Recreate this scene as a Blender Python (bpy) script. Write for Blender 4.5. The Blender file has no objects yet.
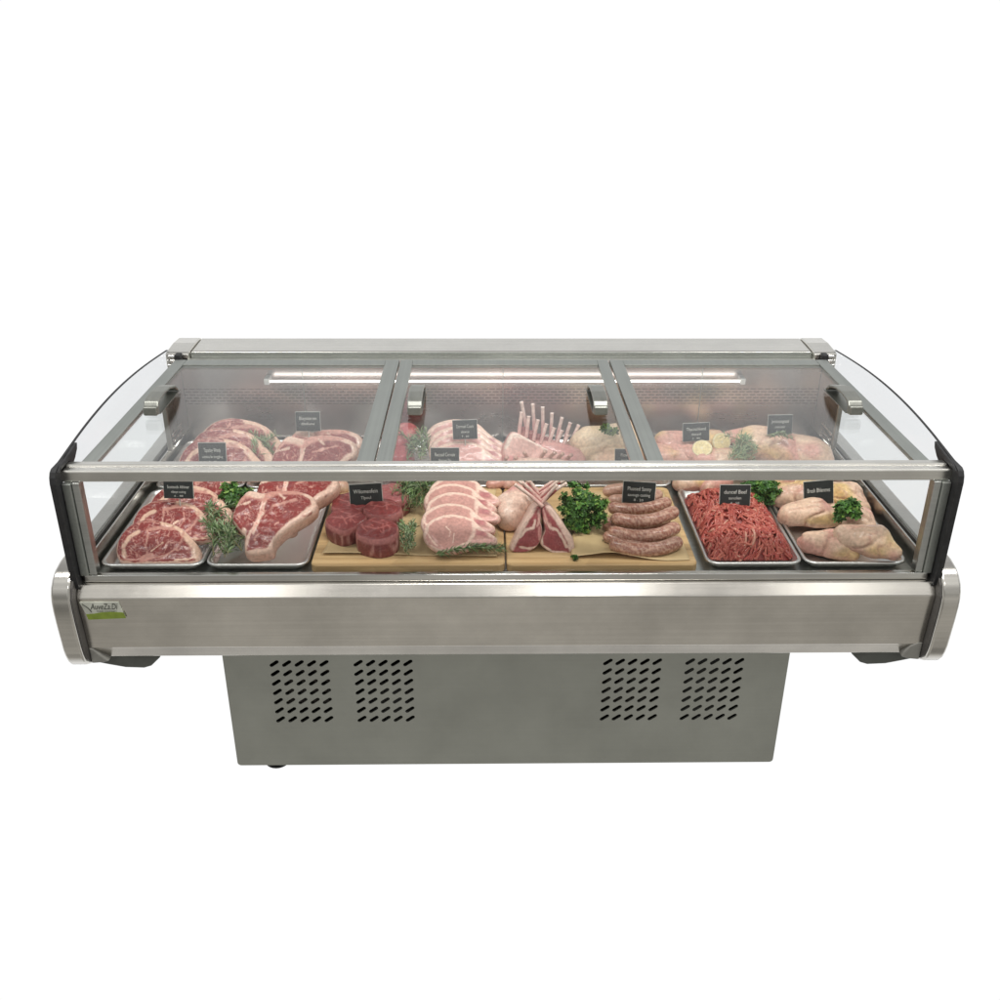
import bpy, bmesh, math, random
import numpy as np
from mathutils import Vector, Matrix, noise as mnoise

R = math.radians
random.seed(7)
S = bpy.context.scene
COL = S.collection

# ------------------------------------------------------------------ camera
ZL = 0.948                       # height of the glass lid above the floor
CAM_F = 980.0                    # focal length in photo pixels (1000 px wide)
th, psi, rol = R(25.86), R(1.0), R(0.3)
fw = Vector((math.sin(psi)*math.cos(th), math.cos(psi)*math.cos(th), -math.sin(th)))
r0 = Vector((math.cos(psi), -math.sin(psi), 0)); u0 = r0.cross(fw)
cr = math.cos(rol)*r0 + math.sin(rol)*u0
cu = -math.sin(rol)*r0 + math.cos(rol)*u0
cpos = Vector((-0.05605, -1.98967, 0.89107 + ZL))
cam_d = bpy.data.cameras.new('camera'); cam = bpy.data.objects.new('camera', cam_d); COL.objects.link(cam)
cam.matrix_world = Matrix(((cr.x, cu.x, -fw.x, cpos.x), (cr.y, cu.y, -fw.y, cpos.y), (cr.z, cu.z, -fw.z, cpos.z), (0, 0, 0, 1)))
cam_d.sensor_width = 36; cam_d.sensor_height = 36; cam_d.lens = 36*CAM_F/1000
cam_d.clip_start = 0.05; cam_d.clip_end = 200
S.camera = cam

def at(px, py, X=None, Y=None, Z=None):
    """point on the sight line of a photo pixel, on the plane X=, Y= or Z= (metres)"""
    d = fw + cr*((px-500)/CAM_F) - cu*((py-500)/CAM_F)
    if X is not None: t = (X-cpos.x)/d.x
    elif Y is not None: t = (Y-cpos.y)/d.y
    else: t = (Z-cpos.z)/d.z
    return cpos + d*t
def at_plane(px, py, p0, n):
    d = fw + cr*((px-500)/CAM_F) - cu*((py-500)/CAM_F)
    return cpos + d*((p0-cpos).dot(n)/d.dot(n))

# ------------------------------------------------------------------ world
W = bpy.data.worlds.new('World'); S.world = W; W.use_nodes = True
nt = W.node_tree; N = nt.nodes; LK = nt.links
bg = N['Background']
tc = N.new('ShaderNodeTexCoord'); sx = N.new('ShaderNodeSeparateXYZ'); LK.new(tc.outputs['Generated'], sx.inputs[0])
mr = N.new('ShaderNodeMapRange'); mr.interpolation_type = 'SMOOTHSTEP'
mr.inputs[1].default_value = -0.30; mr.inputs[2].default_value = 0.12
LK.new(sx.outputs['Y'], mr.inputs[0])
zr = N.new('ShaderNodeMapRange'); zr.inputs[1].default_value = -1; zr.inputs[2].default_value = 1
LK.new(sx.outputs['Z'], zr.inputs[0])
rp = N.new('ShaderNodeValToRGB'); LK.new(zr.outputs[0], rp.inputs[0])
el = rp.color_ramp.elements
el[0].position = 0.0; el[0].color = (.36, .35, .325, 1)
el[1].position = 1.0; el[1].color = (1.0, 1.0, .98, 1)
for p, c in ((.14, (.47, .455, .42, 1)), (.205, (.50, .48, .44, 1)), (.27, (.385, .372, .34, 1)), (.33, (.38, .37, .345, 1)), (.43, (.56, .545, .51, 1)), (.52, (.36, .355, .335, 1)), (.70, (.50, .495, .48, 1))):
    e = el.new(p); e.color = c
mx = N.new('ShaderNodeMix'); mx.data_type = 'RGBA'
rb = N.new('ShaderNodeValToRGB'); LK.new(zr.outputs[0], rb.inputs[0])
rb.color_ramp.elements[0].position = .54; rb.color_ramp.elements[0].color = (1.02, 1.02, 1.02, 1)
rb.color_ramp.elements[1].position = .92; rb.color_ramp.elements[1].color = (.42, .42, .42, 1)
e = rb.color_ramp.elements.new(.64); e.color = (.86, .865, .87, 1)
# the shop in front of the counter: uneven, with darker and lighter patches
wn = N.new('ShaderNodeTexNoise'); wn.inputs['Scale'].default_value = 2.6; wn.inputs['Detail'].default_value = 2
wm = N.new('ShaderNodeMapping'); wm.inputs['Scale'].default_value = (1.6, .6, .7); LK.new(tc.outputs['Generated'], wm.inputs[0]); LK.new(wm.outputs[0], wn.inputs[0])
wr = N.new('ShaderNodeMapRange'); wr.inputs[1].default_value = .34; wr.inputs[2].default_value = .66; wr.inputs[3].default_value = .62; wr.inputs[4].default_value = 1.38; LK.new(wn.outputs[0], wr.inputs[0])
wx = N.new('ShaderNodeVectorMath'); wx.operation = 'SCALE'; LK.new(rp.outputs[0], wx.inputs[0]); LK.new(wr.outputs[0], wx.inputs['Scale'])
LK.new(mr.outputs[0], mx.inputs['Factor']); LK.new(wx.outputs[0], mx.inputs['A']); LK.new(rb.outputs[0], mx.inputs['B'])
LK.new(mx.outputs['Result'], bg.inputs[0]); bg.inputs[1].default_value = 1.0

S.view_settings.view_transform = 'Standard'; S.view_settings.look = 'None'
S.view_settings.exposure = 0; S.view_settings.gamma = 1; S.view_settings.use_curve_mapping = False
S.cycles.use_denoising = True
S.cycles.max_bounces = 10; S.cycles.transparent_max_bounces = 24

def area(name, loc, target, sx_, sy_, power, col=(1, .98, .95)):
    l = bpy.data.lights.new(name, 'AREA'); l.shape = 'RECTANGLE'; l.size = sx_; l.size_y = sy_; l.energy = power; l.color = col
    o = bpy.data.objects.new(name, l); COL.objects.link(o); o.location = loc
    o.rotation_euler = (Vector(target)-Vector(loc)).to_track_quat('-Z', 'Y').to_euler()
    return o
area('ceiling_lamp', (0.25, -0.55, 3.1), (0, .3, .7), 1.1, .28, 46)
area('ceiling_lamp', (-1.5, 0.2, 3.1), (-.5, .3, .7), .28, 1.3, 24)
area('ceiling_lamp', (1.7, 0.2, 3.1), (.5, .3, .7), .28, 1.3, 24)

area('ceiling_lamp', (0.52, -2.25, 3.1), (.2, 0, .65), .34, .5, 4.5)
area('ceiling_lamp', (-1.45, -2.25, 3.1), (-.7, 0, .65), .5, .5, 3.5)
area('ceiling_lamp', (1.9, -2.3, 3.1), (.9, 0, .65), .3, .5, 2.0)

# ------------------------------------------------------------------ materials
MATS = {}
def mat(name):
    m = bpy.data.materials.new(name); m.use_nodes = True
    return m, m.node_tree.nodes, m.node_tree.links, m.node_tree.nodes['Principled BSDF']
def ramp(N, stops):
    r = N.new('ShaderNodeValToRGB'); e = r.color_ramp.elements
    e[0].position, e[0].color = stops[0][0], (*stops[0][1], 1)
    e[1].position, e[1].color = stops[-1][0], (*stops[-1][1], 1)
    for p, c in stops[1:-1]:
        k = e.new(p); k.color = (*c, 1)
    return r
def steel(name, base, rough, axis='x', mottle=.12, metallic=1.0, bump=.05, streak=.5):
    m, N, L, b = mat(name)
    tc = N.new('ShaderNodeTexCoord'); mp = N.new('ShaderNodeMapping')
    sc = {'x': (1.2, 160, 160), 'z': (160, 160, 1.2), 'y': (160, 1.2, 160)}[axis]
    mp.inputs['Scale'].default_value = sc; L.new(tc.outputs['Object'], mp.inputs[0])
    n1 = N.new('ShaderNodeTexNoise'); n1.inputs['Scale'].default_value = 1.0; n1.inputs['Detail'].default_value = 3; L.new(mp.outputs[0], n1.inputs[0])
    n2 = N.new('ShaderNodeTexNoise'); n2.inputs['Scale'].default_value = 5.5; n2.inputs['Detail'].default_value = 5; n2.inputs['Roughness'].default_value = .6
    L.new(tc.outputs['Object'], n2.inputs[0])
    lo = tuple(c*(1-mottle) for c in base); hi = tuple(min(1, c*(1+mottle)) for c in base)
    rm = ramp(N, [(.3, lo), (.7, hi)]); L.new(n2.outputs[0], rm.inputs[0])
    mxx = N.new('ShaderNodeMix'); mxx.data_type = 'RGBA'; mxx.blend_type = 'MULTIPLY'; mxx.inputs['Factor'].default_value = streak
    r2 = ramp(N, [(.3, (.72, .72, .72)), (.7, (1, 1, 1))]); L.new(n1.outputs[0], r2.inputs[0])
    L.new(rm.outputs[0], mxx.inputs['A']); L.new(r2.outputs[0], mxx.inputs['B']); L.new(mxx.outputs['Result'], b.inputs['Base Color'])
    ad = N.new('ShaderNodeMath'); ad.operation = 'MULTIPLY_ADD'; ad.inputs[1].default_value = .22; ad.inputs[2].default_value = rough-.11
    mm = N.new('ShaderNodeMath'); mm.operation = 'MULTIPLY_ADD'; mm.inputs[1].default_value = .5
    L.new(n2.outputs[0], mm.inputs[0])
    hh = N.new('ShaderNodeMath'); hh.operation = 'MULTIPLY'; hh.inputs[1].default_value = streak; L.new(n1.outputs[0], hh.inputs[0]); L.new(hh.outputs[0], mm.inputs[2])
    L.new(mm.outputs[0], ad.inputs[0]); L.new(ad.outputs[0], b.inputs['Roughness'])
    b.inputs['Metallic'].default_value = metallic
    bp = N.new('ShaderNodeBump'); bp.inputs['Strength'].default_value = bump; bp.inputs['Distance'].default_value = .002
    L.new(n1.outputs[0], bp.inputs['Height']); L.new(bp.outputs[0], b.inputs['Normal'])
    return m
M_STEEL = steel('brushed_steel', (.585, .56, .515), .24, 'x', .13, 1, .03, .3)
M_BAR = steel('light_brushed_steel', (.71, .695, .65), .27, 'x', .08, 1, .02, .3)
M_STEELV = steel('brushed_steel_upright', (.60, .58, .54), .30, 'z')
M_BASE = steel('galvanised_panel', (.40, .41, .375), .48, 'x', .09, .85, .01, .10)
M_LID = steel('lid_frame_aluminium', (.39, .41, .385), .45, 'y', .05)
M_HANDLE = steel('handle_satin', (.33, .335, .305), .45, 'y', .06)
M_POLISH = steel('polished_steel', (.74, .73, .70), .14, 'x', .06)
M_DECK = steel('deck_steel', (.50, .51, .49), .38, 'x', .1)
M_TRAY = steel('tray_aluminium', (.66, .66, .645), .40, 'x', .06, 1, 0, .1)
M_CAP = steel('end_cap_steel', (.60, .58, .54), .17, 'x', .08, 1, .02, .3)
def plain(name, col, rough, metallic=0.0, noise_amt=.15, scale=30, bump=0.0):
    m, N, L, b = mat(name)
    tc = N.new('ShaderNodeTexCoord'); n = N.new('ShaderNodeTexNoise'); n.inputs['Scale'].default_value = scale; n.inputs['Detail'].default_value = 4
    L.new(tc.outputs['Object'], n.inputs[0])
    rm = ramp(N, [(.3, tuple(c*(1-noise_amt) for c in col)), (.7, tuple(min(1, c*(1+noise_amt)) for c in col))]); L.new(n.outputs[0], rm.inputs[0])
    L.new(rm.outputs[0], b.inputs['Base Color']); b.inputs['Roughness'].default_value = rough; b.inputs['Metallic'].default_value = metallic
    if bump:
        bp = N.new('ShaderNodeBump'); bp.inputs['Strength'].default_value = bump; bp.inputs['Distance'].default_value = .002
        L.new(n.outputs[0], bp.inputs['Height']); L.new(bp.outputs[0], b.inputs['Normal'])
    return m
M_BLACK = plain('black_rubber', (.010, .010, .011), .60, 0, .5, 60, .5)
M_GASKET = plain('dark_gasket', (.07, .065, .06), .5)
M_BRACKET = plain('dark_grey_plastic', (.085, .09, .08), .5)
M_GUSSET = plain('grey_joint_cover', (.22, .215, .195), .45)
M_DARK = plain('interior_shade_black', (.012, .012, .012), .8)
M_CARD = plain('chalk_card', (.018, .022, .022), .55, 0, .3, 40)
M_HOLDER = plain('card_holder_acrylic', (.55, .54, .50), .25)
M_CHALK = plain('chalk_lettering', (.62, .62, .58), .7)
M_PAPER = plain('parchment_paper', (.54, .40, .215), .6, 0, .14, 9)
M_WHITEPL = plain('white_plastic', (.72, .72, .70), .35)
M_BADGE = plain('badge_silver', (.56, .57, .50), .55, 0)
M_BADGEG = plain('badge_green', (.20, .27, .03), .45, 0, .3, 25)
M_INK = plain('badge_ink', (.03, .033, .025), .6)

def glass(name, tint=(.955, .97, .965), spec=.96, f0=.04):
    m = bpy.data.materials.new(name); m.use_nodes = True; N = m.node_tree.nodes; L = m.node_tree.links
    N.remove(N['Principled BSDF']); out = N['Material Output']
    lw = N.new('ShaderNodeLayerWeight'); lw.inputs['Blend'].default_value = .5
    p = N.new('ShaderNodeMath'); p.operation = 'POWER'; p.inputs[1].default_value = 5; L.new(lw.outputs['Facing'], p.inputs[0])
    f = N.new('ShaderNodeMath'); f.operation = 'MULTIPLY_ADD'; f.inputs[1].default_value = spec; f.inputs[2].default_value = f0; L.new(p.outputs[0], f.inputs[0])
    tr = N.new('ShaderNodeBsdfTransparent'); tr.inputs[0].default_value = (*tint, 1)
    gl = N.new('ShaderNodeBsdfGlossy'); gl.inputs['Roughness'].default_value = .03; gl.inputs[0].default_value = (1, 1, 1, 1)
    tc = N.new('ShaderNodeTexCoord'); nz = N.new('ShaderNodeTexNoise'); nz.inputs['Scale'].default_value = 6; nz.inputs['Detail'].default_value = 5; L.new(tc.outputs['Object'], nz.inputs[0])
    rr = N.new('ShaderNodeMapRange'); rr.inputs[1].default_value = .3; rr.inputs[2].default_value = .7; rr.inputs[3].default_value = .01; rr.inputs[4].default_value = .09
    L.new(nz.outputs[0], rr.inputs[0]); L.new(rr.outputs[0], gl.inputs['Roughness'])
    mx = N.new('ShaderNodeMixShader'); L.new(f.outputs[0], mx.inputs[0]); L.new(tr.outputs[0], mx.inputs[1]); L.new(gl.outputs[0], mx.inputs[2])
    L.new(mx.outputs[0], out.inputs[0])
    return m
M_GLASS = glass('clear_glass', (.965, .975, .97), .78, .025)
M_FRONTGLASS = glass('front_glass', (.985, .99, .985), .9, .008)
M_SIDEGLASS = glass('side_glass', (.91, .917, .922), .15, .004)

def emis(name, col, s):
    m = bpy.data.materials.new(name); m.use_nodes = True; b = m.node_tree.nodes['Principled BSDF']
    b.inputs['Base Color'].default_value = (.8, .8, .8, 1); b.inputs['Emission Color'].default_value = (*col, 1); b.inputs['Emission Strength'].default_value = s
    return m
M_LED = emis('lit_tube', (1, .96, .91), 4.0)

def flesh(name, rough=.42, sss=.08, bumps=.3, bscale=160, vein=(.62, .36, .30), vscale=42, coat=.22):
    m, N, L, b = mat(name)
    a = N.new('ShaderNodeAttribute'); a.attribute_name = 'Col'
    tc = N.new('ShaderNodeTexCoord')
    n1 = N.new('ShaderNodeTexNoise'); n1.inputs['Scale'].default_value = vscale; n1.inputs['Detail'].default_value = 4; n1.inputs['Distortion'].default_value = 1.2; L.new(tc.outputs['Object'], n1.inputs[0])
    s = N.new('ShaderNodeMath'); s.operation = 'SUBTRACT'; s.inputs[1].default_value = .5; L.new(n1.outputs[0], s.inputs[0])
    ab = N.new('ShaderNodeMath'); ab.operation = 'ABSOLUTE'; L.new(s.outputs[0], ab.inputs[0])
    mr = N.new('ShaderNodeMapRange'); mr.inputs[1].default_value = .004; mr.inputs[2].default_value = .032; mr.inputs[3].default_value = .55; mr.inputs[4].default_value = 0; L.new(ab.outputs[0], mr.inputs[0])
    mu = N.new('ShaderNodeMath'); mu.operation = 'MULTIPLY'; L.new(mr.outputs[0], mu.inputs[0]); L.new(a.outputs['Alpha'], mu.inputs[1])
    mx = N.new('ShaderNodeMix'); mx.data_type = 'RGBA'; L.new(mu.outputs[0], mx.inputs['Factor']); L.new(a.outputs['Color'], mx.inputs['A']); mx.inputs['B'].default_value = (*vein, 1)
    n2 = N.new('ShaderNodeTexNoise'); n2.inputs['Scale'].default_value = bscale; n2.inputs['Detail'].default_value = 3; L.new(tc.outputs['Object'], n2.inputs[0])
    r2 = ramp(N, [(.28, (.72, .70, .70)), (.72, (1.18, 1.18, 1.18))]); L.new(n2.outputs[0], r2.inputs[0])
    m2 = N.new('ShaderNodeMix'); m2.data_type = 'RGBA'; m2.blend_type = 'MULTIPLY'; m2.inputs['Factor'].default_value = .8
    L.new(mx.outputs['Result'], m2.inputs['A']); L.new(r2.outputs[0], m2.inputs['B']); L.new(m2.outputs['Result'], b.inputs['Base Color'])
    b.inputs['Roughness'].default_value = rough; b.inputs['Specular IOR Level'].default_value = .32
    b.inputs['Subsurface Weight'].default_value = sss; b.inputs['Subsurface Radius'].default_value = (.6, .25, .2); b.inputs['Subsurface Scale'].default_value = .01
    b.inputs['Coat Weight'].default_value = coat; b.inputs['Coat Roughness'].default_value = .12
    bp = N.new('ShaderNodeBump'); bp.inputs['Strength'].default_value = bumps; bp.inputs['Distance'].default_value = .002; L.new(n2.outputs[0], bp.inputs['Height']); L.new(bp.outputs[0], b.inputs['Normal'])
    return m
M_FLESH = flesh('raw_meat')
M_POULTRY = flesh('poultry_skin', .42, .10, .4, 130, (.78, .62, .42), 22, .18)
M_SAUSAGE = flesh('sausage_skin', .38, .05, .3, 120, (.60, .40, .32), 85, .4)
M_MINCE = flesh('minced_meat', .42, .03, .2, 220, (.55, .26, .20), 60, .3)
def leafmat():
    m, N, L, b = mat('herb_leaf')
    a = N.new('ShaderNodeAttribute'); a.attribute_name = 'Col'; L.new(a.outputs['Color'], b.inputs['Base Color'])
    b.inputs['Roughness'].default_value = .5; b.inputs['Subsurface Weight'].default_value = .0
    return m
M_LEAF = leafmat()
def woodmat():
    m, N, L, b = mat('maple_board')
    tc = N.new('ShaderNodeTexCoord'); mp = N.new('ShaderNodeMapping'); mp.inputs['Scale'].default_value = (3, 60, 60); L.new(tc.outputs['Object'], mp.inputs[0])
    n = N.new('ShaderNodeTexNoise'); n.inputs['Scale'].default_value = 1; n.inputs['Detail'].default_value = 6; n.inputs['Distortion'].default_value = .6; L.new(mp.outputs[0], n.inputs[0])
    mp2 = N.new('ShaderNodeMapping'); mp2.inputs['Scale'].default_value = (9, 26, 26); L.new(tc.outputs['Object'], mp2.inputs[0])
    vo = N.new('ShaderNodeTexVoronoi'); vo.inputs['Scale'].default_value = 1; L.new(mp2.outputs[0], vo.inputs[0])
    rm = ramp(N, [(.25, (.40, .26, .125)), (.5, (.54, .37, .19)), (.78, (.66, .48, .27))]); L.new(n.outputs[0], rm.inputs[0])
    sp = N.new('ShaderNodeSeparateColor'); L.new(vo.outputs['Color'], sp.inputs[0])
    r2 = ramp(N, [(0, (.72, .68, .62)), (1, (1.1, 1.08, 1.02))]); L.new(sp.outputs[0], r2.inputs[0])
    mx = N.new('ShaderNodeMix'); mx.data_type = 'RGBA'; mx.blend_type = 'MULTIPLY'; mx.inputs['Factor'].default_value = .8
    L.new(rm.outputs[0], mx.inputs['A']); L.new(r2.outputs[0], mx.inputs['B']); L.new(mx.outputs['Result'], b.inputs['Base Color']); b.inputs['Roughness'].default_value = .5
    return m
M_WOOD = woodmat()
def wallmat():
    """steel back wall with a punched band of air slots near its top"""
    m = steel('back_wall_steel', (.62, .56, .54), 0.30, 'x', .10, 1, .0, .12); N = m.node_tree.nodes; L = m.node_tree.links; b = N['Principled BSDF']  # base colour is tinted with the pink of meat reflected in the steel
    src = b.inputs['Base Color'].links[0].from_socket
    tc = N.new('ShaderNodeTexCoord'); sp = N.new('ShaderNodeSeparateXYZ'); L.new(tc.outputs['Object'], sp.inputs[0])
    cb = N.new('ShaderNodeCombineXYZ'); L.new(sp.outputs['X'], cb.inputs[0]); L.new(sp.outputs['Z'], cb.inputs[1])
    br = N.new('ShaderNodeTexBrick'); br.inputs['Scale'].default_value = 1; br.inputs['Brick Width'].default_value = .022; br.inputs['Row Height'].default_value = .0095; br.inputs['Mortar Size'].default_value = .0026; br.inputs['Mortar Smooth'].default_value = .3
    br.inputs['Color1'].default_value = (.40, .36, .36, 1); br.inputs['Color2'].default_value = (.50, .46, .46, 1); br.inputs['Mortar'].default_value = (1, 1, 1, 1)
    L.new(cb.outputs[0], br.inputs[0])
    g1 = N.new('ShaderNodeMath'); g1.operation = 'GREATER_THAN'; g1.inputs[1].default_value = ZL-.146; L.new(sp.outputs['Z'], g1.inputs[0])
    g2 = N.new('ShaderNodeMath'); g2.operation = 'LESS_THAN'; g2.inputs[1].default_value = ZL-.096; L.new(sp.outputs['Z'], g2.inputs[0])
    gm = N.new('ShaderNodeMath'); gm.operation = 'MULTIPLY'; L.new(g1.outputs[0], gm.inputs[0]); L.new(g2.outputs[0], gm.inputs[1])
    mx = N.new('ShaderNodeMix'); mx.data_type = 'RGBA'; mx.blend_type = 'MULTIPLY'; L.new(gm.outputs[0], mx.inputs['Factor']); L.new(src, mx.inputs['A']); L.new(br.outputs[0], mx.inputs['B'])
    L.new(mx.outputs['Result'], b.inputs['Base Color'])
    return m
M_WALL = wallmat()

# ------------------------------------------------------------------ mesh helpers
def link(name, me, m, parent=None):
    o = bpy.data.objects.new(name, me); COL.objects.link(o)
    if m is not None: me.materials.append(m)
    if parent is not None: o.parent = parent
    return o
def mesh(name, V, F, m, parent=None, cols=None, smooth=False, origin=None):
    V = np.array([tuple(v) for v in V], float)
    off = Vector((0, 0, 0)) if origin is None else Vector(origin)
    V = V - np.array(off)
    me = bpy.data.meshes.new(name); me.from_pydata(V.tolist(), [], [tuple(f) for f in F]); me.update()
    if cols is not None:
        c = np.array(cols, np.float32)
        if c.shape[1] == 3: c = np.hstack([c, np.zeros((len(c), 1), np.float32)])
        at_ = me.color_attributes.new('Col', 'FLOAT_COLOR', 'POINT'); at_.data.foreach_set('color', c.ravel())
    if smooth: me.polygons.foreach_set('use_smooth', [True]*len(me.polygons))
    bm = bmesh.new(); bm.from_mesh(me); bmesh.ops.recalc_face_normals(bm, faces=bm.faces); bm.to_mesh(me); bm.free()
    o = link(name, me, m, parent)
    base = Vector((0, 0, 0)); q = parent
    while q is not None: base += Vector(q.location); q = q.parent
    o.location = off - base
    return o
def tag(o, label, cat, group=None, kind=None):
    o['label'] = label; o['category'] = cat
    if group: o['group'] = group
    if kind: o['kind'] = kind
    return o
def empty(name, loc, label, cat, group=None):
    o = bpy.data.objects.new(name, None); COL.objects.link(o); o.location = loc
    return tag(o, label, cat, group)
def bevel(o, w, seg=2):
    b = o.modifiers.new('bevel', 'BEVEL'); b.width = w; b.segments = seg; b.limit_method = 'ANGLE'; b.angle_limit = R(30)
    return o
def box(name, x0, x1, y0, y1, z0, z1, m, parent=None, bw=.002, seg=2, origin=None):
    V = [(x, y, z) for z in (z0, z1) for y in (y0, y1) for x in (x0, x1)]
    F = [(0, 2, 3, 1), (4, 5, 7, 6), (0, 1, 5, 4), (2, 6, 7, 3), (0, 4, 6, 2), (1, 3, 7, 5)]
    o = mesh(name, V, F, m, parent, origin=origin)
    if bw: bevel(o, bw, seg)
    return o
def extrude_x(name, prof, x0, x1, m, parent=None, bw=0, smooth=False):
    n = len(prof)
    V = [(x0, y, z) for y, z in prof] + [(x1, y, z) for y, z in prof]
    F = [(i, (i+1) % n, n+(i+1) % n, n+i) for i in range(n)] + [tuple(range(n)), tuple(range(n, 2*n))]
    o = mesh(name, V, F, m, parent)
    if bw: bevel(o, bw, 3)
    if smooth: smooth_by_angle(o)
    return o
def smooth_by_angle(o, ang=35):
    me = o.data
    bm = bmesh.new(); bm.from_mesh(me)
    for f in bm.faces: f.smooth = True
    for e in bm.edges:
        e.smooth = not (len(e.link_faces) != 2 or e.calc_face_angle(0) > R(ang))
    bm.to_mesh(me); bm.free()
def extrude_y(name, prof, y0, y1, m, parent=None, bw=0):
    n = len(prof)
    V = [(x, y0, z) for x, z in prof] + [(x, y1, z) for x, z in prof]
    F = [(i, (i+1) % n, n+(i+1) % n, n+i) for i in range(n)] + [tuple(range(n)), tuple(range(n, 2*n))]
    o = mesh(name, V, F, m, parent)
    if bw: bevel(o, bw, 2)
    return o
def catmull(P, closed, n):
    P = [Vector(p) for p in P]; out = []; L = len(P)
    segs = L if closed else L-1
    for i in range(segs):
        if closed: a, b, c, d = P[(i-1) % L], P[i], P[(i+1) % L], P[(i+2) % L]
        else: a, b, c, d = P[max(i-1, 0)], P[i], P[i+1], P[min(i+2, L-1)]
        for k in range(n):
            t = k/n
            out.append(.5*((2*b)+(-a+c)*t+(2*a-5*b+4*c-d)*t*t+(-a+3*b-3*c+d)*t**3))
    if not closed: out.append(P[-1])
    return out
def tube(V, F, C, path, rad, sides=8, col=None, cap=True):
    """append a round-ended tube along path to V/F/C"""
    n = len(path); base = len(V); prev = None
    for i, p in enumerate(path):
        t = (path[min(i+1, n-1)]-path[max(i-1, 0)])
        t = t.normalized() if t.length > 1e-9 else Vector((0, 0, 1))
        a = prev if prev is not None else (Vector((0, 0, 1)) if abs(t.z) < .9 else Vector((1, 0, 0)))
        a = (a - t*a.dot(t)).normalized(); b = t.cross(a); prev = a
        r = rad[i] if hasattr(rad, '__len__') else rad
        for k in range(sides):
            q = 2*math.pi*k/sides
            V.append(p + a*(r*math.cos(q)) + b*(r*math.sin(q)))
            if C is not None: C.append(col(i/(n-1), k/sides) if callable(col) else col)
    for i in range(n-1):
        for k in range(sides):
            k2 = (k+1) % sides
            F.append((base+i*sides+k, base+i*sides+k2, base+(i+1)*sides+k2, base+(i+1)*sides+k))
    if cap:
        F.append(tuple(base+k for k in range(sides))); F.append(tuple(base+(n-1)*sides+k for k in range(sides)))
def lathe(name, prof, center, m, parent=None, n=24):
    V = []; F = []
    for r, z in prof:
        for k in range(n):
            q = 2*math.pi*k/n; V.append((center[0]+r*math.cos(q), center[1]+r*math.sin(q), center[2]+z))
    for i in range(len(prof)-1):
        for k in range(n):
            k2 = (k+1) % n; F.append((i*n+k, i*n+k2, (i+1)*n+k2, (i+1)*n+k))
    F.append(tuple(range(n))); F.append(tuple((len(prof)-1)*n+k for k in range(n)))
    return mesh(name, V, F, m, parent)
def text_mesh(txt, size, shear=0.0, width=None):
    cu_ = bpy.data.curves.new('lettering', 'FONT'); cu_.body = txt; cu_.size = size; cu_.align_x = 'CENTER'; cu_.align_y = 'CENTER'; cu_.shear = shear; cu_.resolution_u = 3
    o = bpy.data.objects.new('tmp', cu_)
    me = bpy.data.meshes.new_from_object(o)
    bpy.data.objects.remove(o); bpy.data.curves.remove(cu_)
    co = np.array([v.co[:] for v in me.vertices])
    if width and len(co):
        w = co[:, 0].max()-co[:, 0].min(); k = width/w
        for v in me.vertices: v.co.x *= k
    return me

# ================================================================== the counter
DK = ZL-.28            # deck the trays stand on
CT = empty('display_counter', (0, .45, 0), 'long brushed steel refrigerated meat display counter with sliding glass lid', 'display counter')

# ---- base cabinet with punched vent slots
def base_front():
    cu_ = bpy.data.curves.new('base_panel', 'CURVE'); cu_.dimensions = '2D'; cu_.fill_mode = 'BOTH'; cu_.extrude = .0022
    def spl(pts):
        s = cu_.splines.new('POLY'); s.points.add(len(pts)-1)
        for p, q in zip(s.points, pts): p.co = (q[0], q[1], 0, 1)
        s.use_cyclic_u = True
    x0, x1, z0, z1 = -.733, .737, .012, .48
    def corner(cx, cz, a0, r):
        return [(cx+r*math.cos(a0+k*math.pi/8), cz+r*math.sin(a0+k*math.pi/8)) for k in range(5)]
    r = .010
    spl(corner(x1-r, z0+r, -math.pi/2, r)+corner(x1-r, z1-r, 0, r)+corner(x0+r, z1-r, math.pi/2, r)+corner(x0+r, z0+r, math.pi, r))
    L_, w, ang = .0290, .0100, R(36)
    for xs in (-.602, -.385, .264, .479):
        for i in range(5):
            for j in range(7):
                cx = xs + i*.0322; cz = ZL-.780 + j*.0300
                pts = []
                for a0, sx_ in ((-math.pi/2, 1), (math.pi/2, -1)):
                    for k in range(5):
                        q = a0+k*math.pi/4
                        lx = sx_*(L_/2-w/2)+math.cos(q)*w/2; lz = math.sin(q)*w/2
                        pts.append((cx+lx*math.cos(ang)-lz*math.sin(ang), cz+lx*math.sin(ang)+lz*math.cos(ang)))
                spl(pts)
    o = bpy.data.objects.new('tmp', cu_); me = bpy.data.meshes.new_from_object(o)
    bpy.data.objects.remove(o); bpy.data.curves.remove(cu_)
    for v in me.vertices: v.co = (v.co.x, .12 - v.co.z, v.co.y)
    me.name = 'base_panel'
    b = link('base_panel', me, M_BASE, CT); b.location = -Vector(CT.location)
    return b
base_front()
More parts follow.
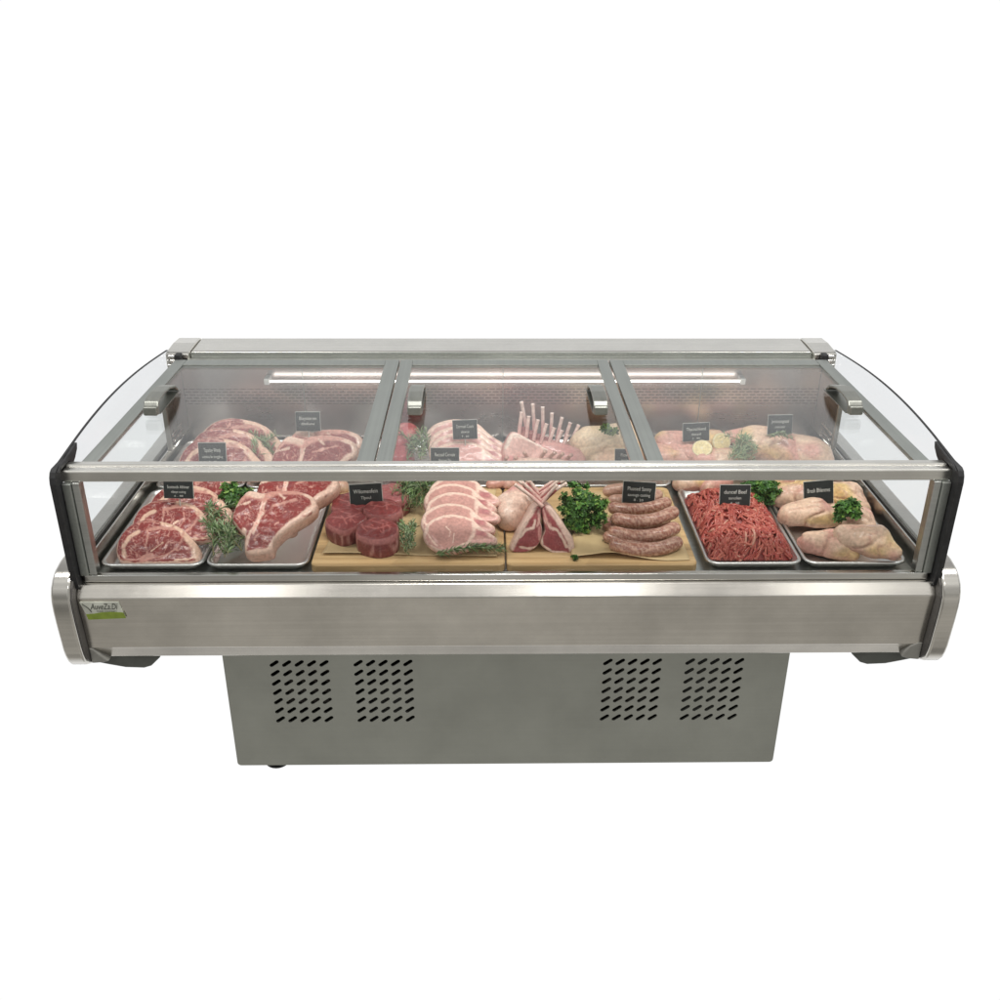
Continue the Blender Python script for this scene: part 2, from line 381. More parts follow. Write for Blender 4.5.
# cabinet carcass behind the panel (open front; the slots look onto a sheet coloured as interior shade)
V = []; F = []
def addbox(V, F, x0, x1, y0, y1, z0, z1):
    b = len(V); V += [(x, y, z) for z in (z0, z1) for y in (y0, y1) for x in (x0, x1)]
    F += [tuple(b+i for i in f) for f in [(0, 2, 3, 1), (4, 5, 7, 6), (0, 1, 5, 4), (2, 6, 7, 3), (0, 4, 6, 2), (1, 3, 7, 5)]]
addbox(V, F, -.732, -.728, .122, .86, .013, .478); addbox(V, F, .732, .736, .122, .86, .013, .478)
addbox(V, F, -.7279, .7319, .858, .862, .013, .478); addbox(V, F, -.7279, .7319, .122, .857, .013, .017)
mesh('base_side', V, F, M_BASE, CT)
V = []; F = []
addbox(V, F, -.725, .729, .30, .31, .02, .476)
mesh('interior_shade_sheet', V, F, M_DARK, CT)  # near-black sheet, its colour stands in for the unlit cabinet interior
M_COMP = plain('compressor_grey', (.10, .10, .095), .5)
lathe('compressor', [(.02, .02), (.075, .03), (.085, .08), (.085, .17), (.06, .215), (.02, .225)], (-.30, .235, .02), M_COMP, CT)
lathe('fan_housing', [(.02, .09), (.09, .10), (.10, .14), (.10, .30), (.08, .34), (.02, .35)], (.52, .24, .02), M_COMP, CT)
V = []; F = []
M_COIL = plain('coil_copper', (.16, .14, .12), .5)
for x0, x1 in ((-.60, -.44), (.26, .40)):
    P = []
    for k in range(9):
        zz = .16+k*.035; P += [Vector((x0, .21, zz)), Vector((x1, .21, zz))][::1 if k % 2 == 0 else -1]
    V = []; F = []; tube(V, F, None, P, .007, 8)
    mesh('condenser_coil', V, F, M_COIL, CT)
for x, y in ((-.63, .150), (.64, .22), (-.64, .80), (.64, .80)):
    lathe('foot', [(.012, .012), (.014, .006), (.032, .006), (.034, .002), (.032, 0)], (x, y, 0), M_BLACK, CT)

# ---- body: fascia sheet with ledge and lower lip
prof = [(0.0, -.28), (-.018, -.2805), (-.0385, -.306), (-.0385, -.309), (-.0295, -.447), (-.0285, -.4485), (-.0135, -.4835), (.03, -.486), (.03, -.30)]
fa = extrude_x('fascia', [(y, z+ZL) for y, z in prof], -.9996, .9996, M_STEEL, CT)
bevel(fa, .0022, 2)
prof = [(.0305, -.484), (.10, -.50), (.118, -.53), (.9, -.53), (.98, -.48), (.98, -.29), (.0305, -.29)]
extrude_x('body_tub', [(y, z+ZL) for y, z in prof], -.98, .98, M_BASE, CT)
# end caps
capp = [(.10, -.236), (.02, -.238), (-.012, -.2445), (-.034, -.2555), (-.0495, -.270), (-.058, -.286), (-.0625, -.303), (-.0640, -.325), (-.063, -.36), (-.058, -.435), (-.0545, -.455), (-.047, -.475), (-.034, -.492), (-.012, -.5045), (.02, -.511), (.12, -.522), (.90, -.535), (1.0, -.50), (1.03, -.44), (1.03, -.30), (1.0, -.24)]
for s in (-1, 1):
    a, b = (s*1.0042, s*1.048)
    o = extrude_x('end_cap', [(y, z+ZL) for y, z in capp], min(a, b), max(a, b), M_CAP, CT)
    bevel(o, .006, 3); smooth_by_angle(o, 25)
    gp = [(y+.004 if y < .5 else y, z-.004 if z > -.3 else z+.004) for y, z in capp]
    extrude_x('seam_gasket', [(y, z+ZL) for y, z in gp], min(s*.9999, s*1.0040), max(s*.9999, s*1.0040), M_GASKET, CT)
    # joint cover at the fascia's lower corner
    pts = [(.9994, -.446), (.990, -.450), (.972, -.470), (.956, -.4855), (.972, -.490), (.9994, -.492)] if s < 0 else \
          [(.9994, -.442), (.988, -.442), (.970, -.452), (.958, -.470), (.954, -.484), (.972, -.490), (.9994, -.493)]
    o = extrude_y('joint_cover', [(s*x, z+ZL) for x, z in pts], -.0312, -.004, M_GUSSET, CT); bevel(o, .004, 3)
    pts = [(.999, -.486), (.999, -.513), (.975, -.519), (.935, -.528), (.890, -.530), (.872, -.524), (.846, -.498), (.85, -.488)]
    o = extrude_y('end_bracket', [(s*x, z+ZL) for x, z in pts], .002, .45, M_BRACKET, CT); bevel(o, .004, 2)
# badge on the fascia
def fasc(x, z, off=.0008):   # point on the leaning fascia face
    t = (-.309-(z-ZL))/(.143)
    return Vector((x, -.0385+.0095*t-off, z))
bd = []
bsx = lambda x: -.9435+(x+.9405)*.88
bp = [(-.9965, ZL-.314), (-.895, ZL-.314), (-.8855, ZL-.358), (-.983, ZL-.361)]
V = [fasc(x, z, .0006) for x, z in ((bsx(q), z_) for q, z_ in bp)]+[fasc(x, z, .003) for x, z in ((bsx(q), z_) for q, z_ in bp)]
F = [(0, 1, 2, 3), (4, 7, 6, 5)]+[(i, (i+1) % 4, 4+(i+1) % 4, 4+i) for i in range(4)]
BADGE = mesh('badge', V, F, M_BADGE, CT)
sw = [(-.9865, ZL-.3475), (-.966, ZL-.346), (-.947, ZL-.3425), (-.918, ZL-.341), (-.8875, ZL-.343), (-.8835, ZL-.3585), (-.983, ZL-.3625)]
V = [fasc(x, z, .0032) for x, z in ((bsx(q), z_) for q, z_ in sw)]+[fasc(x, z, .0042) for x, z in ((bsx(q), z_) for q, z_ in sw)]; n = len(sw)
F = [tuple(range(n)), tuple(range(2*n-1, n-1, -1))]+[(i, (i+1) % n, n+(i+1) % n, n+i) for i in range(n)]
o = mesh('swoosh', V, F, M_BADGEG, BADGE)
def place_text(me, parent, p, u, v, m, name='lettering'):
    for vv in me.vertices: vv.co = Vector(p) + u*vv.co.x + v*vv.co.y
    o = link(name, me, m, parent)
    q = parent; off = Vector((0, 0, 0))
    while q is not None: off += Vector(q.location); q = q.parent
    o.location = -off
    return o
U = Vector((1, 0, 0)); Vv = (fasc(0, 1)-fasc(0, 0)).normalized()
place_text(text_mesh('AuveZa.Di', .024, .35, .064), BADGE, fasc(bsx(-.936), ZL-.3265, .0040), U, Vv, M_INK)
place_text(text_mesh('meat counters', .0075, 0, .046), BADGE, fasc(bsx(-.930), ZL-.3385, .0040), U, Vv, M_INK)
def extra_stroke():
    V = []; F = []
    tube(V, F, None, [fasc(bsx(x), z, .0042) for x, z in ((-.990, ZL-.318), (-.984, ZL-.323), (-.978, ZL-.328), (-.973, ZL-.335), (-.970, ZL-.341))], .0009, 5)
    mesh('flourish', V, F, M_INK, BADGE)
extra_stroke()

# ---- deck and liners
box('deck', -.9785, .9785, .0135, .818, DK-.012, DK-.001, M_DECK, CT, .001)
for s in (-1, 1):
    box('side_liner', min(s*.973, s*.978), max(s*.973, s*.978), .014, .818, DK, DK+.054, M_STEEL, CT, .001)
    box('rear_side_panel', min(s*.958, s*.9725), max(s*.958, s*.9725), .640, .815, DK+.056, ZL-.014, M_STEELV, CT, .002)
    for k in range(3):
        box('panel_rib', min(s*.950, s*.9577), max(s*.950, s*.9577), .643, .73, DK+.064+k*.017, DK+.075+k*.017, M_POLISH, CT, .003)
box('back_wall', -.985, .985, .8185, .832, DK, ZL-.012, M_WALL, CT, .001)
for x in (-.60, .0, .60):
    box('wall_seam', x-.0015, x+.0015, .8172, .8184, DK+.001, ZL-.03, M_DECK, CT, 0)
# tube light under the header
V = []; F = []
tube(V, F, None, [Vector((x, .786, ZL-.062)) for x in (-.69, -.3, .3, .705)], .0036, 14)
mesh('light_tube', V, F, M_LED, CT, smooth=False)
for x in (-.70, .715):
    box('tube_socket', x-.008, x+.008, .778, .8183, ZL-.072, ZL-.052, M_WHITEPL, CT, .003)

# ---- front glass
box('front_glass', -.955, .955, -.003, .003, DK+.012, ZL-.0265, M_FRONTGLASS, CT, 0)
box('lower_rail', -.985, .985, -.009, -.0034, DK+.0008, DK+.018, M_POLISH, CT, .0015)
box('lower_rail', -.985, .985, .0034, .013, DK+.0008, DK+.014, M_STEEL, CT, .0015)
for s in (-1, 1):
    box('corner_post', min(s*.9555, s*.972), max(s*.9555, s*.972), -.006, .020, DK+.0185, ZL-.0275, M_DECK, CT, .002)
    box('corner_post', min(s*.9725, s*.9918), max(s*.9725, s*.9918), -.0115, .012, DK+.0185, ZL-.0275, M_LID, CT, .002)
# front bar
prof = [(.0, -.0265), (.0, -.0035), (.003, 0), (.026, 0), (.028, .0035), (.046, .0035), (.046, -.008), (.012, -.0265)]
o = extrude_x('front_bar', [(y, z+ZL) for y, z in prof], -.9975, .9975, M_BAR, CT); bevel(o, .0015, 2)

# ---- side glass with its black edge trim
def sstep0(a, b, x):
    t = max(0.0, min(1.0, (x-a)/(b-a))); return t*t*(3-2*t)
def arc(y):       # upper edge of the end glass
    t = max(0, min(1, (y-.02)/.90))
    return ZL + .012 + .034*math.sin(math.pi*t**.85) - .004*t
ys = [-.026+.868*i/40 for i in range(41)]
for s in (-1, 1):
    x0, x1 = s*.995, s*1.002
    pr = [(y, arc(y)) for y in ys] + [(.842, DK+.010), (-.026, DK+.010)]
    extrude_x('side_glass', pr, min(x0, x1), max(x0, x1), M_SIDEGLASS, CT)
    # black trim: front edge, rounded corner and the thin line over the arc
    V = []; F = []
    top = [(y, arc(y)+.0008+.002*(1-sstep0(.0, .1, y))) for y in ys if y > .0]
    cor = [(-.016, ZL+.0125), (-.026, ZL+.008), (-.033, ZL-.002), (-.0365, ZL-.016)]
    outer = [(-.030, DK-.004), (-.0365, DK+.05)] + cor[::-1] + top
    inn = [(.004, DK-.004), (.004, DK+.05), (.004, ZL-.03), (.005, ZL-.03), (.006, ZL-.029), (.007, ZL-.028)]
    inn = inn[:6] + [(y, arc(y)-.0012 - (.040*max(0, (1-y/.105)) if y < .105 else 0)) for y in ys if y > .0]
    assert len(inn) == len(outer)
    n = len(outer)
    for q in (0, 1):
        for pr in (outer, inn):
            for y, z in pr:
                k = sstep0(-.012, .035, y); V.append((s*((.9922, 1.0050)[q]*(1-k)+(.9966, 1.0024)[q]*k), y, z))
    for i in range(n-1):
        F += [(i, i+1, n+i+1, n+i), (2*n+i, 3*n+i, 3*n+i+1, 2*n+i+1), (i, 2*n+i, 2*n+i+1, i+1), (n+i, n+i+1, 3*n+i+1, 3*n+i)]
    F += [(0, n, 3*n, 2*n), (n-1, 2*n+n-1, 3*n+n-1, 2*n-1)]
    o = mesh('black_trim', V, F, M_BLACK, CT); bevel(o, .002, 2)
    # wide rubber corner block inside the glass over the bar's end
    pr = [(-.022, ZL+.006), (.0, arc(.0)+.0008), (.04, arc(.04)+.0008), (.08, arc(.08)+.0006), (.104, arc(.104)+.0004), (.098, ZL+.012), (.080, ZL-.002), (.060, ZL-.012), (.048, ZL-.012), (.048, ZL+.0042), (-.018, ZL+.0036)]
    extrude_x('corner_block', pr, min(s*.9895, s*.9964), max(s*.9895, s*.9964), M_BLACK, CT, .0015)

# ---- header at the back
prof = [(.8705, -.032), (.8705, -.002), (.8735, .0015), (.880, .003), (1.0, .006), (1.012, -.004), (1.012, -.29), (.8325, -.29), (.8325, -.034)]
extrude_x('header', [(y, z+ZL) for y, z in prof], -.938, .938, M_BAR, CT, .003)
box('header_front', -.9385, .9385, .8655, .8700, ZL-.022, ZL+.0012, M_LID, CT, .001)
box('header_rail', -.945, .945, .846, .8648, ZL-.0255, ZL-.0125, M_POLISH, CT, .001)
box('header_rail', -.945, .945, .8015, .8455, ZL-.0255, ZL-.016, M_LID, CT, .001)
for s in (-1, 1):
    pr = [(.845, -.05), (.845, .002), (.855, .007), (.93, .0125), (.99, .010), (1.01, .003), (1.02, -.03), (1.035, -.29), (.87, -.29)]
    o = extrude_x('header_end', [(y, z+ZL) for y, z in pr], min(s*.9395, s*1.008), max(s*.9395, s*1.008), M_BAR, CT, .004)
    box('hinge_block', min(s*.956, s*.974), max(s*.956, s*.974), .815, .8445, ZL-.035, ZL+.0085, M_BLACK, CT, .003)
    V = []; F = []
    for k in range(3):
        tube(V, F, None, [Vector((s*.9745, .826, ZL-.026+k*.0135)), Vector((s*.9955, .826, ZL-.026+k*.0135))], .0066, 12)
    o = mesh('hinge_barrel', V, F, M_POLISH, CT); smooth_by_angle(o, 60)

# ---- three sliding lid doors
def handle(x, parent):
    pr_o = [(.335, .004), (.337, .026), (.345, .036), (.362, .041), (.40, .0435), (.45, .040), (.495, .028), (.525, .006)]
    pr_i = [(.345, .004), (.347, .022), (.354, .029), (.366, .033), (.40, .0355), (.447, .0325), (.487, .022), (.512, .006)]
    V = []; F = []; n = len(pr_o); w = .0185
    for xx in (x-w, x+w):
        V += [(xx, y, z+ZL) for y, z in pr_o] + [(xx, y, z+ZL) for y, z in pr_i]
    for i in range(n-1):
        F += [(i, i+1, n+i+1, n+i), (2*n+i, 3*n+i, 3*n+i+1, 2*n+i+1), (i, 2*n+i, 2*n+i+1, i+1), (n+i, n+i+1, 3*n+i+1, 3*n+i)]
    F += [(0, n, 3*n, 2*n), (n-1, 2*n+n-1, 3*n+n-1, 2*n-1)]
    o = mesh('handle', V, F, M_HANDLE, parent); bevel(o, .003, 3)
    V = []; F = []
    addbox(V, F, x-w+.001, x+w-.001, .326, .3345, ZL+.0042, ZL+.028)
    g = mesh('handle_grip', V, F, M_HANDLE, o); bevel(g, .004, 3)
    V = []; F = []
    addbox(V, F, x-w, x+w, .35, .53, ZL+.0014, ZL+.0038)
    g = mesh('handle_plate', V, F, M_HANDLE, o)
def door(x0, x1, z, wl, wr, handles):
    V = []; F = []
    y0, y1 = .047, .80
    addbox(V, F, x0, x0+wl, y0, y1, z-.012, z); addbox(V, F, x1-wr, x1, y0, y1, z-.012, z)
    addbox(V, F, x0+wl+.0003, x1-wr-.0003, y0, y0+.004, z-.0118, z-.0004); addbox(V, F, x0+wl+.0003, x1-wr-.0003, y1-.045, y1, z-.0118, z-.0004)
    d = mesh('sliding_door', V, F, M_LID, CT); bevel(d, .0015, 2)
    V = []; F = []
    addbox(V, F, x0+wl+.0005, x1-wr-.0005, y0+.0045, y1-.0455, z-.0085, z-.0035)
    g = mesh('glass_pane', V, F, M_GLASS, d)
    for h in handles: handle(h, d)
    return d
door(-.966, -.3065, ZL, .034, .040, (-.893,))
door(-.3025, .309, ZL+.0005, .036, .032, (-.232, .238))
door(.315, .962, ZL, .038, .034, (.886,))

# ================================================================== trays, boards, paper
def rrect(x0, x1, y0, y1, r, z, n=6):
    P = []
    for cx, cy, a in ((x1-r, y0+r, -90), (x1-r, y1-r, 0), (x0+r, y1-r, 90), (x0+r, y0+r, 180)):
        for k in range(n+1):
            q = R(a+90*k/n); P.append((cx+r*math.cos(q), cy+r*math.sin(q), z))
    return P
def tray(x0, x1, y0, y1, label, group):
    z = DK
    loops = [rrect(x0, x1, y0, y1, .030, z+.0185), rrect(x0, x1, y0, y1, .030, z+.0225), rrect(x0+.002, x1-.002, y0+.002, y1-.002, .029, z+.0245),
             rrect(x0+.006, x1-.006, y0+.006, y1-.006, .026, z+.0245), rrect(x0+.0085, x1-.0085, y0+.0085, y1-.0085, .024, z+.022),
             rrect(x0+.016, x1-.016, y0+.016, y1-.016, .02, z+.006), rrect(x0+.022, x1-.022, y0+.022, y1-.022, .018, z+.003)]
    und = [rrect(x0+.021, x1-.021, y0+.021, y1-.021, .018, z+.0005), rrect(x0+.0145, x1-.0145, y0+.0145, y1-.0145, .02, z+.005), rrect(x0+.007, x1-.007, y0+.007, y1-.007, .024, z+.019)]
    V = []; F = []
    for lp in und+loops: V += lp
    n = len(loops[0]); m = len(und+loops)
    for i in range(m-1):
        for k in range(n):
            F.append((i*n+k, i*n+(k+1) % n, (i+1)*n+(k+1) % n, (i+1)*n+k))
    F.append(tuple(range(n))); F.append(tuple((m-1)*n+k for k in range(n)))
    o = mesh('meat_tray', V, F, M_TRAY, origin=((x0+x1)/2, (y0+y1)/2, z)); smooth_by_angle(o, 50)
    return tag(o, label, 'tray', group)
gT = 'shallow metal meat trays in the counter'
XF = [(-.965, -.722), (-.717, -.474), (.472, .703), (.708, .955)]
tray(*XF[0], .030, .452, 'steel tray at front left corner of counter holding ribeye steaks', gT)
tray(*XF[1], .030, .452, 'steel tray with two T-bone steaks and rosemary at the front window', gT)
tray(*XF[2], .030, .452, 'steel tray full of red minced beef at the front window', gT)
tray(*XF[3], .030, .452, 'steel tray of pale chicken thighs in front right corner of counter', gT)
tray(-.965, -.722, .462, .806, 'back row tray under the rear ribeye steaks', gT)
tray(-.717, -.474, .462, .806, 'back row tray under the rear T-bone steaks', gT)
tray(-.468, -.008, .468, .806, 'back row tray under pink beef roll and pale pork chops', gT)
tray(-.003, .466, .468, .806, 'back row tray under the tall lamb rack and whole chicken', gT)
tray(.472, .703, .462, .806, 'back row tray holding chicken breast strips and lemon halves', gT)
tray(.708, .955, .462, .806, 'back row tray under the large whole chicken breasts', gT)
def board(x0, x1, y0, y1, label):
    lo = rrect(x0, x1, y0, y1, .018, DK); V = []; F = []
    for z, ins in ((0, .001), (.002, 0), (.0195, 0), (.0225, .002)):
        V += rrect(x0+ins, x1-ins, y0+ins, y1-ins, .018, DK+z)
    n = len(lo)
    for i in range(3):
        for k in range(n): F.append((i*n+k, i*n+(k+1) % n, (i+1)*n+(k+1) % n, (i+1)*n+k))
    F.append(tuple(range(n))); F.append(tuple(3*n+k for k in range(n)))
    o = mesh('cutting_board', V, F, M_WOOD, origin=((x0+x1)/2, (y0+y1)/2, DK)); smooth_by_angle(o, 30)
    return tag(o, label, 'cutting board', 'wooden boards at the front window')
board(-.468, -.008, .030, .460, 'maple board under red fillet medallions and pork chops')
board(-.004, .450, .028, .460, 'maple board under crossed lamb racks, parsley and sausages')
BT = DK+.0225
def paper(poly_fn, nx, ny, label):
    V = []; F = []; n = nx*ny
    for layer in (0, 1):
        for j in range(ny):
            for i in range(nx):
                x, y, z = poly_fn(i/(nx-1), j/(ny-1)); V.append((x, y, z+.0006*layer))
    for j in range(ny-1):
        for i in range(nx-1):
            a = j*nx+i; F += [(a, a+1, a+nx+1, a+nx), (n+a, n+a+nx, n+a+nx+1, n+a+1)]
    ed = [i for i in range(nx)] + [j*nx+nx-1 for j in range(1, ny)] + [(ny-1)*nx+i for i in range(nx-2, -1, -1)] + [j*nx for j in range(ny-2, 0, -1)]
    for a, b in zip(ed, ed[1:]+ed[:1]): F.append((a, b, n+b, n+a))
    o = mesh('parchment_sheet', V, F, M_PAPER, smooth=True, origin=(V[0][0], V[0][1], BT))
    return tag(o, label, 'parchment paper', 'parchment sheets on the wooden boards')
def pf1(u, v):
    x = -.447+.420*u + .006*math.sin(7*v); y = .060+.375*v + .010*math.sin(2.2*u+.4)*(1-v) - .018*u*(1-v)+.012
    curl = .010*math.exp(-v*14)*(0.5+.5*math.sin(6*u+1.0))
    return x, y, BT+.0012+curl*.6+.0012*abs(mnoise.noise(Vector((x*9, y*9, 1))))
paper(pf1, 50, 40, 'tan parchment sheet under the fillet medallions and pork chops')
def pf2(u, v):
    x = .172+.262*u - .022*(1-u)*(1-v)+.02*v*(1-u); y = .050+.375*v + .007*math.sin(5*u+.6)*(1-v)
    curl = .016*math.exp(-((u-.35)/.25)**2)*math.exp(-v*16) + .012*math.exp(-((u-.05)/.1)**2)*math.exp(-((v-.25)/.2)**2)
    return x, y, BT+.0012+curl+.0015*abs(mnoise.noise(Vector((x*11, y*11, 4))))
paper(pf2, 44, 44, 'crumpled tan parchment sheet under the sausages')

# ================================================================== food builders
def lerp(a, b, t): return tuple(x+(y-x)*t for x, y in zip(a, b))
def sstep(a, b, x):
    t = max(0.0, min(1.0, (x-a)/(b-a) if b != a else 0)); return t*t*(3-2*t)
def segdist(p, a, b):
    ax, ay = a; bx, by = b; dx, dy = bx-ax, by-ay
    t = ((p[0]-ax)*dx+(p[1]-ay)*dy)/max(1e-9, dx*dx+dy*dy); t = max(0, min(1, t))
    return math.hypot(p[0]-ax-t*dx, p[1]-ay-t*dy)
def polydist(p, pl): return min(segdist(p, pl[i], pl[i+1]) for i in range(len(pl)-1))
FAT = (.66, .43, .32); FATP = (.66, .45, .36); LEAN = (.215, .027, .024); MARB = .9

def slab(name, outline, center, mapf, nrm, T, colf, sidecol, edge=.16, NA=110, NR=30, bump=.0015, seed=0, m=None, taper=.0, dome=.0):
    """slice of meat: outline in its own 2-D frame, mapf puts a 2-D point on the visible face, the slice is T thick behind it"""
    cl = catmull(outline, True, 10); cx, cy = center
    arr = np.array([(p[0]-cx, p[1]-cy) for p in cl]); ang = np.arctan2(arr[:, 1], arr[:, 0]); rad = np.hypot(arr[:, 0], arr[:, 1])
    o_ = np.argsort(ang); ang = ang[o_]; rad = rad[o_]
    qs = np.linspace(-math.pi, math.pi, NA, endpoint=False); rr = np.interp(qs, ang, rad, period=2*math.pi)
    nrm = Vector(nrm).normalized()
    V = []; C = []; F = []
    c0 = mapf(cx, cy)
    V.append(c0+nrm*dome); C.append(colf(cx, cy, 0, rr.mean()))
    ss = [((i+1)/NR)**.9 for i in range(NR)]
    e = T*.22
    for s in ss:
        for k in range(NA):
            x = cx+math.cos(qs[k])*rr[k]*s; y = cy+math.sin(qs[k])*rr[k]*s
            p = mapf(x, y)
            drop = e*(1-math.sqrt(max(0, 1-((s-(1-edge))/edge)**2))) if s > 1-edge else 0
            nz = mnoise.noise(Vector((p.x*55+seed, p.y*55, p.z*55)))*bump + mnoise.noise(Vector((p.x*14+seed*3, p.y*14, p.z*14)))*bump*1.6
            V.append(p+nrm*(nz*(1-.3*s)-drop+dome*(1-s*s))); C.append(colf(x, y, s, rr[k]))
    nt_ = 7
    for j in range(1, nt_+1):
        f = j/nt_; sc = 1+.025*math.sin(math.pi*min(1, f*1.0))-taper*f-(.03*sstep(.8, 1, f))
        for k in range(NA):
            x = cx+math.cos(qs[k])*rr[k]*sc; y = cy+math.sin(qs[k])*rr[k]*sc
            p = mapf(x, y)-nrm*(e+(T-e)*f)
            p = p+nrm*(mnoise.noise(p*60+Vector((seed, 0, 0)))*bump*1.5)
            V.append(p); C.append(sidecol(f, qs[k], x, y))
    V.append(c0-nrm*T); C.append(sidecol(1, 0, cx, cy))
    for k in range(NA): F.append((0, 1+k, 1+(k+1) % NA))
    nl = NR+nt_
    for i in range(nl-1):
        for k in range(NA):
            F.append((1+i*NA+k, 1+i*NA+(k+1) % NA, 1+(i+1)*NA+(k+1) % NA, 1+(i+1)*NA+k))
    last = len(V)-1
    for k in range(NA): F.append((last, 1+(nl-1)*NA+(k+1) % NA, 1+(nl-1)*NA+k))
    return mesh(name, V, F, m or M_FLESH, cols=[c if len(c) == 4 else (*c, 0) for c in C], smooth=True, origin=c0-nrm*T)
def painter(base, strokes, rim=None, jit=6, marb=MARB, seed=0):
    """base lean colour, strokes = (polyline, half width, colour), rim = (thickness, colour)"""
    def f(x, y, s, r):
        n = mnoise.noise(Vector((x*.02+seed, y*.02, 3)))*jit + mnoise.noise(Vector((x*.06+seed, y*.06, 9)))*jit*.6
        v = 1+.16*mnoise.noise(Vector((x*.011, y*.011, seed)))
        c = tuple(q*v for q in base); a = marb
        for pl, w, fc in strokes:
            d = polydist((x, y), pl)+n
            t = 1-sstep(w*.65, w*1.25, d)
            if t > 0: c = lerp(c, fc, t); a *= (1-t)
        if rim:
            d = (1-s)*r + n*.8; t = 1-sstep(rim[0]*.6, rim[0]*1.2, d)
            if t > 0: c = lerp(c, rim[1], t); a *= (1-t)
        return (*c, a)
    return f
def veins(n, bx, by, ln, w, col, seed, slant=None):
    rs = random.Random(seed); out = []
    for _ in range(n):
        x = rs.uniform(*bx); y = rs.uniform(*by); a = rs.uniform(0, 6.28) if slant is None else slant+rs.gauss(0, .35); L = rs.uniform(*ln); k = rs.gauss(0, .5)
        p = [(x, y)]
        for _q in range(3): x += math.cos(a)*L/3; y += math.sin(a)*L/3; a += k; p.append((x, y))
        out.append((p, rs.uniform(*w), col))
    return out
def pxmap(ox, oy, sc, p0, n, dx=0, dy=0):
    return lambda a, b: at_plane(ox+a/sc+dx, oy+b/sc+dy, p0, n)
def tiltn(deg, yaw=0):
    v = Vector((0, -math.sin(R(deg)), math.cos(R(deg)))); v.rotate(Matrix.Rotation(R(yaw), 3, 'Z')); return v

# ---------------------------------------------------------------- ribeyes
RIB_OUT = [(128, 640), (150, 565), (205, 490), (290, 435), (400, 412), (520, 424), (640, 455), (720, 505), (785, 575), (840, 640), (855, 695), (838, 750), (760, 772), (600, 778), (400, 782), (250, 780), (160, 755), (132, 700)]
PK = (.50, .235, .19)
RIB_STR = [([(196, 735), (186, 650), (240, 565), (320, 520)], 17, FAT), ([(420, 500), (520, 478), (620, 488), (705, 500)], 17, PK), ([(535, 440), (600, 452)], 26, FAT), ([(720, 530), (770, 590), (815, 650), (830, 720)], 40, FAT), ([(640, 470), (720, 530)], 20, FAT),
           ([(715, 520), (690, 610), (640, 670), (560, 725), (430, 748)], 9, PK), ([(160, 755), (300, 765), (400, 715), (380, 640), (405, 560), (400, 500)], 8, PK), ([(430, 690), (475, 650), (530, 610)], 6, FAT), ([(580, 540), (585, 600), (545, 655)], 5, PK),
           ([(640, 762), (760, 757), (810, 725)], 8, FAT), ([(345, 768), (430, 722)], 24, PK), ([(250, 660), (300, 700), (310, 740)], 4, PK), ([(300, 445), (420, 432), (500, 450)], 5, PK)]
def steak_side(fat=.55, seed=0):
    def f(t, q, x, y):
        n = .5+.5*mnoise.noise(Vector((math.cos(q)*3+seed, math.sin(q)*3, 1)))
        k = sstep(.35, .65, n*.6+fat*.5)
        c = lerp((.30, .075, .07), (.66, .43, .34), k); return (*c, .2)
    return f
gR = 'ribeye steaks'
def ribeye(px, py, z, tilt, sc, label, seed, dx=0, rot=0, front=True, T=.022, base=LEAN):
    """px,py: photo pixel of the steak's middle"""
    n = tiltn(tilt, rot); p0 = at(px, py, Z=z)
    return tag(slab('ribeye_steak', RIB_OUT, (470, 610), lambda a, b: at_plane(px+(a-490)/sc, py+(b-600)/sc, p0, n), n, T,
                    painter(base, RIB_STR+veins(34, (170, 800), (420, 760), (25, 95), (1.8, 4.2), PK, seed), (8, FATP), 9, .9, seed), steak_side(.6, seed), NA=150, NR=46, bump=.002, seed=seed), label, 'steak', gR)
ribeye(158, 541, DK+.042, 24, 8.7, 'marbled ribeye steak frontmost in the left corner tray', 1)
ribeye(173.5, 520, DK+.060, 26, 8.7, 'marbled ribeye steak just below the left card, second from the glass', 2)
ribeye(190, 505, DK+.070, 28, 8.6, 'ribeye steak partly hidden behind the left front price card', 3)
ribeye(206, 492, DK+.074, 28, 9.0, 'rearmost ribeye of the front left tray, right of the price card', 4)
ribeye(221, 459, DK+.070, 40, 8.4, 'rear tray ribeye steak standing behind its own price card', 5)
ribeye(230, 449, DK+.080, 44, 8.5, 'rear tray ribeye steak, middle one of three overlapping', 6)
ribeye(241, 440.5, DK+.085, 48, 8.3, 'rear tray ribeye steak leaning against the steel back wall', 7)

# ---------------------------------------------------------------- T-bones
TB_OUT = [(262, 335), (290, 255), (330, 195), (385, 152), (480, 168), (560, 152), (660, 148), (750, 158), (835, 190), (868, 250), (850, 300), (780, 350), (700, 398), (610, 470), (565, 525), (545, 580), (470, 598), (392, 602), (352, 570), (350, 480), (325, 445), (275, 375)]
BONE = (.66, .36, .30)
TB_STR = [([(745, 165), (835, 205), (855, 270), (700, 385), (600, 470), (556, 535), (535, 585), (392, 598)], 21, FATP), ([(495, 225), (475, 320), (430, 420), (375, 500), (352, 570)], 17, FATP), ([(490, 240), (465, 330), (420, 430), (370, 520)], 6, BONE),
          ([(300, 245), (350, 190), (420, 190), (490, 215), (560, 175), (640, 165), (760, 162)], 26, PK), ([(380, 165), (470, 190)], 30, FATP), ([(560, 270), (640, 245), (720, 225)], 9, PK), ([(525, 265), (505, 300)], 13, (.20, .03, .03)),
          ([(290, 265), (390, 240)], 8, FATP), ([(350, 440), (355, 480)], 16, FATP), ([(405, 470), (395, 520)], 8, (.2, .03, .03)), ([(600, 180), (640, 215)], 6, FATP)]
